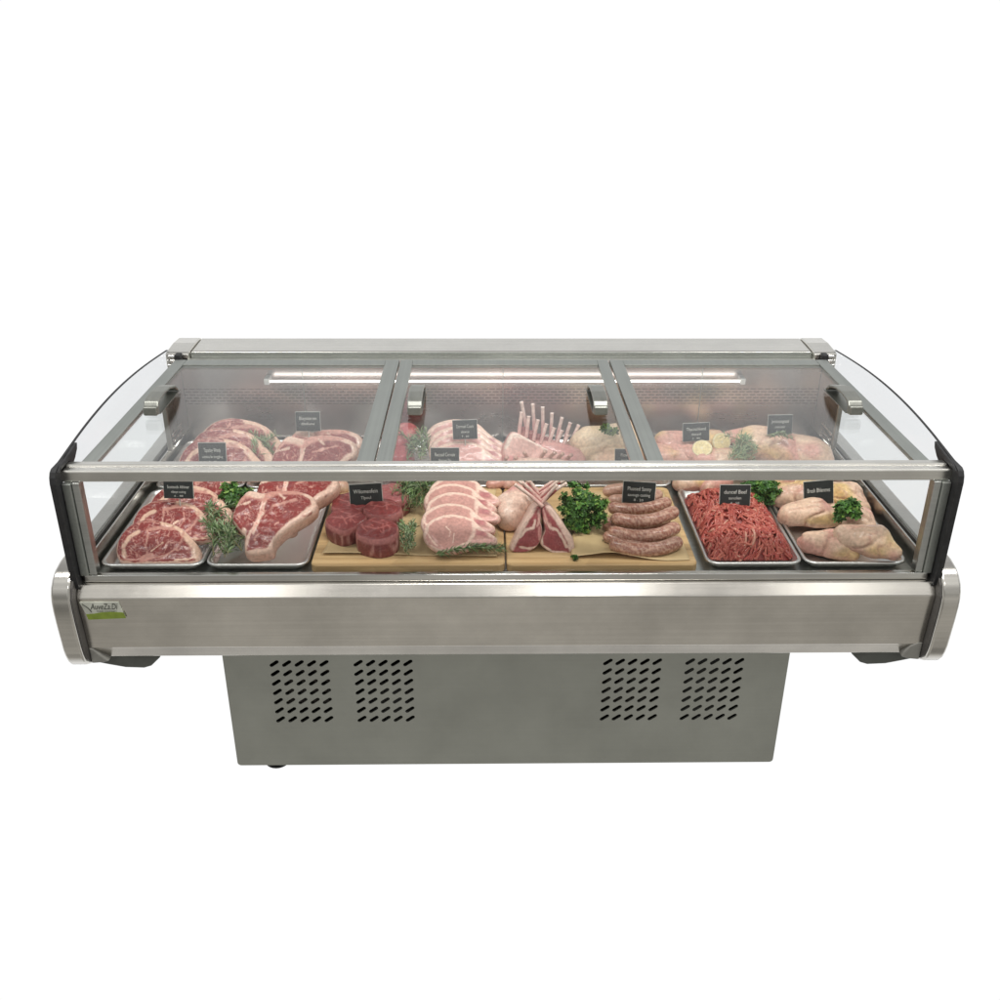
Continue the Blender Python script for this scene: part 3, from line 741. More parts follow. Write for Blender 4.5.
def fat_side(seed):
    def f(t, q, x, y):
        n = mnoise.noise(Vector((x*.02+seed, y*.02, t*2))); c = lerp((.72, .47, .36), (.60, .33, .25), .5+.6*n)
        if x < 340: c = (.34, .09, .085)
        return (*c, .1)
    return f
def tbone(px, py, z, tilt, sc, label, seed, T=.042, rot=0, flip=1):
    n = tiltn(tilt, rot); p0 = at(px, py, Z=z)
    return tag(slab('tbone_steak', TB_OUT, (540, 340), lambda a, b: at_plane(px+flip*(a-560)/sc, py+(b-380)/sc, p0, n), n, T,
                    painter(LEAN, TB_STR+veins(30, (430, 800), (220, 520), (15, 45), (1.2, 2.4), PK, seed, 2.5)+veins(12, (290, 430), (260, 420), (15, 40), (1.2, 2.2), PK, seed+1), (8, FATP), 8, .7, seed), fat_side(seed), NA=150, NR=46, bump=.002, seed=seed), label, 'steak', 'T-bone steaks')
tbone(273.4, 521.5, DK+.085, 26, 7.14, 'thick T-bone steak with broad fat edge at the front window', 11)
tbone(296, 499, DK+.098, 22, 7.3, 'T-bone steak lying behind the large front T-bone', 12)
tbone(313, 468, DK+.070, 50, 7.0, 'T-bone steak upright in the back row, below its price card', 13)
tbone(322, 459, DK+.065, 50, 7.6, 'T-bone steak hidden behind the upright back row T-bone', 14)

# ---------------------------------------------------------------- beef fillet medallions
def medallion(px, py, z, rpx, T, label, seed, tilt=4, base=(.19, .032, .031), sq=1.0, yaw=0):
    n = tiltn(tilt, yaw); p0 = at(px, py, Z=z); k = rpx
    random.seed(seed); out = []
    for i in range(12):
        q = 2*math.pi*i/12; rr_ = k*(1+random.uniform(-.07, .07)); out.append((rr_*math.cos(q), rr_*math.sin(q)*sq))
    strokes = veins(9, (-k*.7, k*.7), (-k*.7, k*.7), (k*.3, k*.9), (k*.02, k*.045), (.33, .095, .085), seed)+[([(-k*.6, -k*.1), (0, k*.15), (k*.5, -k*.2)], k*.05, (.34, .10, .09)), ([(-k*.3, -k*.6), (k*.2, -k*.3), (k*.3, k*.4)], k*.04, (.34, .10, .09))]
    u = Vector((1, 0, 0)); v = n.cross(u).normalized()
    mp = lambda a, b: p0+u*a-v*b
    def side(t, q, x, y):
        nn = mnoise.noise(Vector((q*5+seed, t*1.2, seed))); nn2 = mnoise.noise(Vector((q*12, t*2, seed)))
        return (*lerp((.20, .045, .045), (.50, .25, .23), sstep(.0, .55, nn+.3*nn2)), .15)
    return tag(slab('fillet_medallion', out, (0, 0), mp, n, T, painter(base, strokes, (k*.07, (.42, .16, .15)), k*.04, .10, seed), side, edge=.13, NA=80, NR=20, bump=.0034, seed=seed, taper=.02, dome=.003), label, 'beef fillet', 'red fillet medallions on the board')
medallion(378, 528, BT+.058, .052, .057, 'round red fillet medallion nearest the glass on the board', 21)
medallion(345.5, 518, BT+.058, .050, .057, 'red fillet medallion at the board\'s left edge, left of the front one', 22, 8)
medallion(382, 507, BT+.060, .048, .058, 'red fillet medallion right behind the front medallion, beside rosemary', 23, 6)
medallion(350, 501, BT+.055, .050, .054, 'red fillet medallion under the price card on the board', 24, 5)
medallion(391, 492, BT+.055, .050, .054, 'rearmost red fillet medallion, right of the price card', 25, 5, (.36, .12, .12))

# ---------------------------------------------------------------- pork chops
CH_OUT = [(182, 525), (198, 455), (250, 400), (340, 366), (430, 356), (520, 370), (595, 398), (640, 440), (700, 490), (782, 540), (796, 570), (770, 600), (690, 606), (600, 612), (560, 640), (440, 664), (310, 655), (222, 605)]
PORK = (.49, .255, .22); PFAT = (.74, .53, .44)
CH_STR = [([(200, 520), (215, 455), (270, 405), (345, 378), (430, 368), (520, 382), (590, 405)], 15, PFAT), ([(600, 410), (605, 470), (600, 540), (560, 600), (430, 650)], 13, PFAT), ([(610, 450), (690, 495), (780, 550)], 22, PFAT),
          ([(600, 590), (700, 585), (780, 585)], 20, (.66, .38, .34)), ([(640, 520), (700, 525)], 22, (.42, .16, .16)), ([(225, 540), (260, 590), (300, 630)], 8, PFAT), ([(250, 545), (300, 600), (340, 640)], 5, (.66, .40, .36)),
          ([(370, 465), (405, 500), (400, 550)], 4, PFAT), ([(440, 520), (430, 600)], 3, PFAT)]
def chop_side(seed):
    def f(t, q, x, y):
        n = mnoise.noise(Vector((q*4, t, seed))); return (*lerp((.72, .48, .42), (.50, .22, .20), sstep(-.1, .5, n)), .05)
    return f
def chop(px, py, z, tilt, sc, label, seed, rot=0, base=PORK, T=.021):
    n = tiltn(tilt, rot); p0 = at(px, py, Z=z)
    return tag(slab('pork_chop', CH_OUT, (440, 510), lambda a, b: at_plane(px+(a-480)/sc, py+(b-520)/sc, p0, n), n, T,
                    painter(base, CH_STR, (9, PFAT), 7, .12, seed), chop_side(seed), bump=.0014, seed=seed), label, 'pork chop', 'fanned pork chops')
chop(459, 533, BT+.050, 28, 8.4, 'pale pork chop fully visible at the front of the fan', 31)
chop(457, 522, BT+.063, 27, 8.35, 'pork chop second from the glass in the front fan', 32, 3)
chop(461.5, 511, BT+.072, 29, 8.3, 'pork chop third from the glass in the front fan', 33, -3)
chop(459, 502, BT+.080, 26, 8.5, 'pork chop fourth from the glass in the front fan', 34, 2)
chop(463, 494.5, BT+.084, 26, 8.6, 'rearmost pork chop of the front fan, just under the bar', 35)
PK2 = (.60, .30, .27)
chop(468, 461, DK+.065, 46, 7.9, 'back row pork chop lowest behind the front edge card', 36, 0, PK2)
chop(467, 453, DK+.074, 48, 7.9, 'back row pork chop, second up of the stack', 37, 0, PK2)
chop(466.5, 446.5, DK+.082, 50, 7.9, 'back row pork chop touching the lower edge of the upper card', 38, 0, PK2)
chop(464, 440, DK+.088, 50, 7.7, 'back row pork chop farthest back, behind the upper card', 39, 0, PK2)

# ---------------------------------------------------------------- blobs (poultry, beef roll)
def ico(sub):
    bm = bmesh.new(); bmesh.ops.create_icosphere(bm, subdivisions=sub, radius=1)
    V = np.array([v.co[:] for v in bm.verts]); F = [[v.index for v in f.verts] for f in bm.faces]; bm.free(); return V, F
ICO5 = ico(5); ICO4 = ico(4)
def blob(name, prims, loc, rotz, colf, m, k=.018, bump=.003, seed=0, floor=-.5, rotx=0, hi=True, folds=0):
    D, F = ICO5 if hi else ICO4
    c = np.mean([(np.array(p[0])+np.array(p[1]))/2 for p in prims], axis=0)
    t = np.full(len(D), .4)
    def sdf(P):
        out = None
        for a, b, ra, rb in prims:
            a = np.array(a, float); b = np.array(b, float); ab = b-a; L2 = max(1e-9, ab@ab)
            h = np.clip(((P-a)@ab)/L2, 0, 1); d = np.linalg.norm(P-a-h[:, None]*ab, axis=1)-(ra+(rb-ra)*h)
            if out is None: out = d
            else:
                hh = np.clip(.5+.5*(d-out)/k, 0, 1); out = d*(1-hh)+out*hh-k*hh*(1-hh)
        return out
    for _ in range(60): t = np.maximum(.002, t-.75*sdf(c+D*t[:, None]))
    P = c+D*t[:, None]
    out = []; C = []
    rm = Matrix.Rotation(R(rotz), 3, 'Z') @ Matrix.Rotation(R(rotx), 3, 'X')
    for p, d in zip(P, D):
        v = Vector(p); dd = Vector(d)
        nz = mnoise.noise(v*28+Vector((seed, 0, 0)))*bump + mnoise.noise(v*75+Vector((0, seed, 0)))*bump*.35
        if folds:
            w = mnoise.noise(Vector((v.x*10+seed, v.y*34, v.z*22))); nz -= folds*max(0, 1-abs(w)*7)
        v = v+dd*nz
        v.z = max(v.z, floor)
        C.append(colf(v, dd)); out.append(loc+rm@v)
    return mesh(name, out, F, m, cols=C, smooth=True, origin=loc)
SK = (.66, .46, .34); SKP = (.60, .315, .26); SKY = (.67, .47, .20); SKG = (.62, .46, .38)
def skin(seed, pink=.4, yellow=.3):
    def f(v, d):
        n = mnoise.noise(v*13+Vector((seed*1.7, 0, 0))); n2 = mnoise.noise(v*10+Vector((0, seed*2.3, 5))); n3 = mnoise.noise(v*22+Vector((3, seed, 0)))
        c = SK; c = lerp(c, SKP, sstep(.0, .35, n+pink-.4)); c = lerp(c, SKY, sstep(.0, .35, n2+yellow-.35)*.85); c = lerp(c, SKG, sstep(.15, .5, n3)*.2)
        if d.z < .05: c = lerp(c, SKP, .6*sstep(.05, -.3, d.z))
        w = abs(mnoise.noise(Vector((v.x*16+seed, v.y*40, v.z*26)))); c = lerp(c, (.44, .22, .17), (1-sstep(.0, .11, w))*.62)
        return (*c, .25)
    return f
# chicken thighs in the front right tray
def thigh(px, py, z, rot, label, seed, s=1.0, pink=.4, rx=0):
    p = [((-.050*s, 0, .0), (.028*s, .004, .004), .034*s, .040*s), ((.028*s, 0, .0), (.080*s, -.018*s, -.008), .036*s, .022*s), ((-.03*s, .03*s, -.006), (.03*s, .034*s, -.006), .024*s, .026*s)]
    return tag(blob('chicken_thigh', p, at(px, py, Z=z), rot, skin(seed, pink), M_POULTRY, .03, .004, seed, -.030*s, rx, folds=.0050), label, 'chicken thigh', 'raw chicken thighs')
z0 = DK+.036
thigh(863, 541, z0+.020, -26, 'plump chicken thigh nearest the right end of the window', 41, .90, .2)
thigh(825, 545, z0-.006, -16, 'chicken thigh at the front beside the mince tray', 42, .80, .55)
thigh(806, 515, z0+.004, 4, 'chicken thigh behind the front ones, left of the parsley', 43, .88, .45)
thigh(797, 497, z0, -6, 'chicken thigh under the rear end of the mince parsley', 44, .95, .40)
thigh(848, 519, z0-.006, -40, 'chicken thigh under the parsley sprig on the right', 45, .85, .25)
thigh(838, 496, z0-.004, -34, 'chicken thigh right of the tilted price card', 46, .9, .30)

def flat_piece(name, px, py, z, rot, w, l, h, seed, label, cat, group, pink=.8, rx=0):
    p = [((-w*.5, 0, 0), (w*.5, 0, 0), h*1.0, h*.8), ((-w*.4, l*.3, 0), (w*.3, l*.4, 0), h*.8, h*.7), ((-w*.3, -l*.3, 0), (w*.35, -l*.3, 0), h*.8, h*.7)]
    return tag(blob(name, p, at(px, py, Z=z), rot, skin(seed, pink, .15), M_POULTRY, .03, .004, seed, -h*.9, rx, hi=False, folds=.003), label, cat, group)
gS = 'chicken strips with lemon'
flat_piece('chicken_breast', 677, 443, DK+.062, -8, .09, .07, .026, 51, 'pink chicken breast left of the lemon card in the back row', 'chicken breast', gS, .9, 20)
flat_piece('chicken_breast', 672, 455, DK+.042, -12, .10, .06, .024, 52, 'pink chicken breast at the front left of the lemon tray', 'chicken breast', gS, 1.0, 15)
flat_piece('chicken_breast', 688, 453, DK+.050, -30, .10, .05, .022, 53, 'pink chicken breast lying below the lemon card', 'chicken breast', gS, 1.05, 15)
flat_piece('chicken_breast', 717, 459, DK+.040, 8, .11, .06, .026, 54, 'pale chicken breast under the two lemon halves', 'chicken breast', gS, .55, 10)
flat_piece('chicken_breast', 712, 440, DK+.062, 60, .07, .05, .022, 55, 'pink chicken breast between lemon card and lemon half', 'chicken breast', gS, .95)
# big chicken breasts, back right
p = [((-.04, 0, 0), (.05, 0, .0), .052, .048), ((.05, 0, 0), (.10, -.03, -.01), .040, .022), ((-.03, .03, 0), (.03, .03, 0), .04, .04)]
gW = 'whole chicken pieces in the right rear tray'
tag(blob('chicken_piece', p, at(764, 447, Z=DK+.062), -28, skin(61, .45, .2), M_POULTRY, .03, .003, 61, -.05, 12), 'large smooth pale chicken piece right of the rear rosemary', 'chicken piece', gW)
tag(blob('chicken_piece', p, at(797, 455, Z=DK+.050), -30, skin(62, .40, .2), M_POULTRY, .03, .003, 62, -.05, 12), 'chicken piece with pointed end nearest the right rear corner', 'chicken piece', gW)
tag(blob('chicken_piece', [((-.03, 0, 0), (.03, 0, 0), .022, .026)], at(737, 437, Z=DK+.075), 20, skin(63, .9, .1), M_POULTRY, .02, .003, 63, -.03, 0, hi=False), 'small pink chicken end piece behind the rear rosemary', 'chicken piece', gW)
# whole chicken, back centre
p = [((-.05, 0, 0), (.06, 0, .005), .058, .066), ((-.02, -.06, -.015), (.06, -.085, -.020), .030, .034), ((-.075, -.02, .0), (-.10, -.05, -.03), .026, .016), ((-.06, .05, 0), (-.11, .03, -.02), .022, .012), ((.06, .02, .02), (.10, .02, .02), .045, .03)]
def bird(v, d):
    n = mnoise.noise(v*12+Vector((7, 0, 0))); c = lerp((.76, .58, .40), (.70, .42, .30), sstep(.0, .5, n+(.25 if v.y < -.03 else -.1)))
    return (*c, .25)
tag(blob('whole_chicken', p, at(607, 446, Z=DK+.068), 0, bird, M_POULTRY, .012, .004, 64, -.06, 14, folds=.004), 'whole raw chicken beside the tall lamb rack', 'chicken')
# pink beef roll, back left of centre
def beefc(v, d):
    n = mnoise.noise(v*40); return (*lerp((.46, .10, .11), (.58, .24, .22), sstep(-.1, .6, n)), .1)
tag(blob('beef_roll', [((-.02, .0, .0), (.01, .05, .01), .045, .042)], at(402, 446, Z=DK+.062), 0, beefc, M_FLESH, .02, .003, 65, -.05), 'bright pink beef roll below the left centre handle', 'beef', 'beef rolls')
tag(blob('beef_roll', [((-.015, .0, .0), (.015, .03, .0), .036, .036)], at(396, 462, Z=DK+.042), 0, beefc, M_FLESH, .02, .003, 66, -.05), 'smaller beef roll in front of the pink roll', 'beef', 'beef rolls')
# bits of poultry under the bar in the middle trays
for i, (px, py, s_, lab) in enumerate(((338, 487, .6, 'small pale chicken morsel at the corner between T-bone and fillet trays'), (497, 484, .55, 'small pink meat corner left of the middle tray gap'), (513, 484, .55, 'small pink meat corner right of the middle tray gap'), (690, 484, .9, 'pink chicken portion behind the mince tray'), (715, 485, .9, 'pinkish chicken portion behind the mince price card'), (782, 483, .85, 'chicken portion behind the parsley, near the right rim'), (802, 482, .8, 'chicken portion behind the tilted right card'))):
    tag(blob('poultry_portion', [((-.03*s_, 0, 0), (.03*s_, 0, .004), .026*s_, .030*s_)], at(px, py, Z=DK+.03), random.uniform(-40, 40), skin(70+i, .8), M_POULTRY, .02, .003, 70+i, -.026, hi=False), lab, 'poultry', 'meat portions at the tray joints')

# lemons
def lemon(px, py, z, tilt, yaw, label, r=.030):
    n = tiltn(tilt, yaw); p0 = at(px, py, Z=z); u = n.cross(Vector((0, 0, 1))).normalized(); v = n.cross(u)
    out = [(math.cos(2*math.pi*i/14), math.sin(2*math.pi*i/14)*.92) for i in range(14)]
    def cf(x, y, s, rr_):
        q = math.atan2(y, x); seg = abs(math.sin(q*4.5)); c = (.70, .57, .30)
        if s > .86: c = (.66, .58, .38)
        if s > .97: c = (.70, .53, .20)
        if seg < .18 and s < .86: c = (.70, .60, .40)
        if s < .1: c = (.70, .62, .45)
        return (*c, 0)
    def sd(t, q, x, y): return (.70, .53, .20, 0)
    V = slab('lemon_half', out, (0, 0), lambda a, b: p0+u*(a*r)+v*(b*r), n, r*.95, cf, sd, edge=.05, NA=48, NR=14, bump=.0006, seed=3, taper=.45)
    return tag(V, label, 'lemon half', 'lemon halves')
lemon(702, 448, DK+.078, 40, -25, 'lemon half tipped back under the rear card')
lemon(722, 442, DK+.082, 62, 15, 'upright lemon half standing left of the rear rosemary')

# ---------------------------------------------------------------- sausages
def sausage(pts, z, r, label, seed, pale=0.0, dz=None):
    P = [at(585+a/8.333, 470+b/8.333, Z=z+(dz[i] if dz else 0)) for i, (a, b) in enumerate(pts)]
    path = catmull(P, False, 18); n = len(path); L = [0]
    for i in range(1, n): L.append(L[-1]+(path[i]-path[i-1]).length)
    rad = []
    for l in L:
        e = min(l, L[-1]-l); f = 1 if e > r*1.2 else math.sqrt(max(.02, 1-(1-e/(r*1.2))**2)); rad.append(r*f*(1+.05*mnoise.noise(Vector((l*40, seed, 0)))))
    V = []; F = []; C = []
    def col(t, k):
        a = mnoise.noise(Vector((t*40+seed, 3*math.cos(k*6.283), 3*math.sin(k*6.283)))); b = mnoise.noise(Vector((t*14, 1.3*math.cos(k*6.283), seed+1.3*math.sin(k*6.283))))
        c = lerp((.30, .125, .085), (.54, .335, .25), sstep(-.2, .35, a)); c = lerp(c, (.30, .12, .085), sstep(.1, .5, b)*.5); c = lerp(c, (.58, .38, .29), pale); return (*c, .95)
    tube(V, F, C, path, rad, 36, col)
    return tag(mesh('sausage', V, F, M_SAUSAGE, cols=C, smooth=True, origin=path[0]), label, 'sausage', 'raw sausages')
r_ = .0172
sausage([(215, 600), (320, 648), (480, 664), (650, 648), (800, 590)], BT+.018, r_, 'sausage lowest in the pile, nearest the glass', 1)
sausage([(195, 505), (330, 545), (480, 556), (640, 532), (775, 468)], BT+.029, r_, 'sausage resting on the lowest one, second from the glass', 2)
sausage([(215, 398), (340, 422), (480, 428), (620, 402), (765, 336)], BT+.044, r_, 'sausage topmost in the pile, ending beside the mince tray rim', 3)
sausage([(190, 312), (330, 328), (450, 328), (600, 302), (705, 258)], BT+.034, r_*.95, 'sausage just below the sausage price card', 4)
sausage([(150, 440), (300, 480), (480, 490), (700, 420)], BT+.018, r_, 'sausage under the pile with only its left end showing', 5)
sausage([(155, 540), (300, 590), (480, 600), (650, 560)], BT+.0165, r_*.9, 'sausage under the pile showing a short left end below the others', 6)
sausage([(150, 185), (300, 160), (450, 160), (560, 190)], BT+.034, r_*.95, 'pale sausage at the back, left of the price card', 7, .5)
sausage([(190, 252), (330, 255), (520, 245), (628, 192)], BT+.026, r_*.95, 'pale sausage behind the card with its round end showing', 8, .35)

# ---------------------------------------------------------------- minced beef
def mince():
    random.seed(99)
    V = []; F = []; C = []
    x0, x1, y0, y1 = .492, .690, .078, .428
    def h(x, y):
        u = (x-(x0+x1)/2)/((x1-x0)/2); v = (y-y0)/(y1-y0)
        env = max(0, 1-abs(u)**3.2)**.6*max(0, min(1, v*9))**.5*max(0, min(1, (1-v)*5))**.6
        ridge = abs(math.sin((v*3.2+.07*math.sin(4*u)+.02)*math.pi))**.6
        return .006+env*(.022+.032*ridge)
    nx, ny = 36, 50; b = len(V)
    for j in range(ny):
        for i in range(nx):
            x = x0+(x1-x0)*i/(nx-1); y = y0+(y1-y0)*j/(ny-1); V.append(Vector((x, y, DK+.003+h(x, y)-.005))); C.append((.26, .035, .03, .1))
    for j in range(ny-1):
        for i in range(nx-1): F.append((b+j*nx+i, b+j*nx+i+1, b+(j+1)*nx+i+1, b+(j+1)*nx+i))
    for _ in range(1150):
        x = random.uniform(x0, x1); y = random.uniform(y0, y1)
        u = (x-(x0+x1)/2)/((x1-x0)/2); v = (y-y0)/(y1-y0)
        if abs(u) > .97: continue
        a = random.gauss(-math.pi/2 + u*.7 + 2.2*mnoise.noise(Vector((x*26, y*26, 0))), .45); step = .0042; kv = random.gauss(0, .16)
        lift = random.uniform(-.003, .0035); P = []
        for s in range(random.randint(6, 11)):
            if not (x0-.002 < x < x1+.002 and y0-.004 < y < y1): break
            P.append(Vector((x, y, DK+.003+h(x, y)+lift+.0015*math.sin(s*1.1+kv*20))))
            x += math.cos(a)*step; y += math.sin(a)*step; a += kv
        if len(P) < 4: continue
        t = random.random(); c = lerp((.33, .048, .038), (.50, .14, .10), t**1.4)
        if random.random() < .06: c = (.55, .26, .19)
        r = random.uniform(.0027, .0036)
        tube(V, F, C, P, [r*.7]+[r]*(len(P)-2)+[r*.7], 6, (*c, .25))
    return tag(mesh('minced_beef', V, F, M_MINCE, cols=C, smooth=True, origin=((x0+x1)/2, y0, DK+.003)), 'heap of coarse red minced beef in curly strands', 'minced beef')
mince()

# ---------------------------------------------------------------- lamb racks
LAMBFAT = (.70, .50, .42); LAMB = (.28, .062, .066)
def rack_bones(root, starts, ends, r, col0=(.62, .40, .35), col1=(.72, .58, .50)):
    for i, (a, b) in enumerate(zip(starts, ends)):
        mid = (a+b)/2+Vector((0, .002, .002)); path = catmull([a, mid, b], False, 7); n = len(path)
        rad = [r*(1.15-.25*k/(n-1)+(.18 if k >= n-2 else 0)) for k in range(n)]
        V = []; F = []; C = []
        def col(t, k):
            q = mnoise.noise(Vector((t*6+i*3, k*4, 1))); return (*lerp(lerp(col0, col1, sstep(.25, .8, t)), (.48, .20, .19), sstep(.1, .5, q)*.6*(1-t*.6)), .2)
        tube(V, F, C, path, rad, 10, col)
        mesh('rib_bone', V, F, M_FLESH, root, cols=C, smooth=True, origin=a)
def rib_meat(root, starts, ends, r, f=.72):
    for i in range(len(starts)-1):
        a = (starts[i]+starts[i+1])/2; b = a+((ends[i]+ends[i+1])/2-a)*f
        V = []; F = []; C = []
        def col(t, k):
            q = mnoise.noise(Vector((t*5+i*2, k*3, 7))); return (*lerp((.26, .06, .06), (.48, .22, .19), sstep(-.1, .5, q)), .3)
        tube(V, F, C, catmull([a, (a+b)/2, b], False, 6), [r]*6+[r*.95]*5+[r*.8]*2, 10, col)
        mesh('rib_meat', V, F, M_FLESH, root, cols=C, smooth=True, origin=a)
def c5(a, b): return (490+a/8.333, 470+b/8.333)
def front_rack(outl, cen, strokes, label, seed, bstart, bend, yaw, depth, face_tilt=70):
    px, py = c5(*cen); n = tiltn(face_tilt, yaw); p0 = at(px, py, Y=.098 + (.0))
    mp = lambda a, b: at_plane(*c5(a, b), p0, n)
    def side(t, q, x, y):
        nn = mnoise.noise(Vector((x*.015+seed, y*.015, t*3))); c = lerp(LAMBFAT, (.64, .36, .31), sstep(-.1, .5, nn))
        return (*c, .15)
    o = slab('lamb_rack', outl, cen, mp, n, depth, painter(LAMB, strokes, (12, LAMBFAT), 6, .25, seed), side, edge=.10, NA=100, NR=26, bump=.0018, seed=seed, taper=.12)
    tag(o, label, 'lamb rack', 'lamb racks')
    rack_bones(o, bstart, bend, .0042); rib_meat(o, bstart, bend, .0050)
    return o
LO = [(162, 652), (195, 590), (240, 500), (300, 400), (352, 320), (405, 292), (432, 330), (425, 420), (440, 500), (425, 590), (382, 652), (300, 692), (190, 692)]
LS = [([(165, 655), (240, 505), (350, 320)], 34, LAMBFAT), ([(375, 420), (365, 480), (300, 500), (250, 560)], 12, LAMBFAT), ([(250, 640), (320, 655), (385, 640)], 9, LAMBFAT), ([(405, 330), (410, 430), (390, 470)], 10, (.60, .33, .29)), ([(410, 480), (415, 580)], 12, (.50, .22, .2))]
RO = [(690, 690), (712, 660), (700, 580), (650, 500), (580, 390), (500, 290), (440, 285), (425, 330), (440, 420), (455, 500), (415, 590), (430, 640), (520, 700), (620, 716)]
RS = [([(690, 670), (675, 590), (600, 450), (500, 310)], 34, LAMBFAT), ([(460, 420), (500, 480), (560, 500), (600, 560), (640, 640)], 11, LAMBFAT), ([(430, 630), (520, 680), (640, 690)], 10, LAMBFAT), ([(445, 330), (470, 430), (505, 460)], 10, (.60, .33, .29)), ([(430, 560), (430, 620)], 12, LAMBFAT)]
def bl(a0, a1, ys): return [at(*c5(a0[i], a1[i]), Y=y) for i, y in enumerate(ys)]
YB = [.125, .155, .185, .215, .245]
front_rack(LO, (320, 560), LS, 'lamb rack leaning right, left half of the crossed pair', 81,
           bl([420, 415, 405, 395, 380], [300, 270, 240, 215, 195], YB), bl([560, 640, 610, 700, 660], [125, 110, 60, 50, 20], YB), 0, .15)
front_rack(RO, (540, 580), RS, 'lamb rack leaning left, right half of the crossed pair', 82,
           bl([440, 430, 420, 412, 400], [305, 270, 245, 220, 200], [y-.014 for y in YB]), bl([205, 265, 180, 330, 250], [120, 100, 50, 90, 30], [y+.0 for y in YB]), 0, .15)
def lambfatc(v, d):
    n = mnoise.noise(v*22+Vector((4, 0, 0))); n2 = mnoise.noise(Vector((v.x*60, v.y*20, v.z*24)))
    c = lerp((.68, .48, .39), (.60, .29, .26), sstep(-.1, .45, n+d.y*.45)); c = lerp(c, (.72, .56, .47), sstep(.15, .4, n2)*.7)
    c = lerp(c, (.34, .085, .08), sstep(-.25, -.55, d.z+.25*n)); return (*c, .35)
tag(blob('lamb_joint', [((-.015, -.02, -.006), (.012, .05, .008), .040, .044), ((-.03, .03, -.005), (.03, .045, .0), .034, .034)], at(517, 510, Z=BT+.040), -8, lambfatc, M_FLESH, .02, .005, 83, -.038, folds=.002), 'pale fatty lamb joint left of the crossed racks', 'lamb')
# rear rack, long side to the viewer, two rows of frenched bones
def c1(a, b): return (480+a/8.333, 395+b/8.333)
n = tiltn(62, 8); p0 = at(*c1(350, 440), Z=DK+.095)
RR = [(195, 480), (215, 400), (262, 312), (300, 305), (360, 335), (450, 385), (560, 445), (680, 490), (700, 560), (600, 620), (400, 640), (240, 620), (200, 560)]
rr_o = slab('lamb_rack', RR, (420, 490), lambda a, b: at_plane(*c1(a, b), p0, n), n, .06,
            painter((.66, .40, .35), [([(215, 440), (262, 325), (400, 370), (560, 450)], 16, (.76, .60, .52)), ([(205, 520), (330, 540), (450, 600)], 22, (.60, .27, .25))], None, 14, .2, 84), lambda t, q, x, y: (.56, .24, .22, .3), bump=.002, seed=84)
tag(rr_o, 'tall lamb rack with two rows of frenched bones standing up', 'lamb rack', 'lamb racks')
F1s = [(325, 330), (385, 355), (445, 385), (505, 410), (565, 440), (620, 465), (680, 480)]; F1e = [(348, 140), (408, 175), (484, 205), (556, 238), (620, 272), (684, 292), (735, 330)]
F2s = [(395, 330), (455, 330), (525, 340), (590, 360), (640, 380), (700, 410), (750, 430)]; F2e = [(345, 55), (440, 72), (522, 98), (600, 148), (684, 185), (754, 228), (824, 248)]
rib_meat(rr_o, [at(*c1(*a), Y=.612) for a in F1s], [at(*c1(*a), Y=.625) for a in F1e], .010, .42)
rack_bones(rr_o, [at(*c1(*a), Y=.60) for a in F1s], [at(*c1(*a), Y=.615) for a in F1e], .0052, (.62, .36, .33), (.76, .58, .52))
rack_bones(rr_o, [at(*c1(*a), Y=.655) for a in F2s], [at(*c1(*a), Y=.665) for a in F2e], .0052, (.62, .36, .33), (.78, .62, .56))
tag(blob('lamb_joint', [((-.05, .0, .0), (.06, -.01, -.02), .050, .042)], at(552, 452, Z=DK+.060), -14, lambda v, d: (*lerp((.50, .20, .19), (.64, .38, .33), .5+.5*mnoise.noise(v*30)), .3), M_FLESH, .02, .003, 85, -.05), 'reddish lamb joint between the rear bones and the bar', 'lamb')
fr = [((225, 520), (200, 560)), ((300, 520), (280, 560)), ((370, 480), (415, 560)), ((545, 470), (480, 560)), ((625, 480), (540, 560)), ((690, 490), (620, 560)), ((760, 500), (700, 560))]
rbt = tag(blob('lamb_rack', [((-.08, 0, 0), (.08, 0, -.01), .030, .028)], at(548, 467, Z=DK+.055), 0, lambfatc, M_FLESH, .02, .003, 86, -.05, hi=False), 'small lamb rack with short bones peeping over the front bar', 'lamb rack', 'lamb racks')
rack_bones(rbt, [at(*c1(b[0], b[1]+10), Y=.545) for a, b in fr], [at(*c1(*a), Y=.520) for a, b in fr], .0056, (.66, .42, .36), (.50, .30, .24))

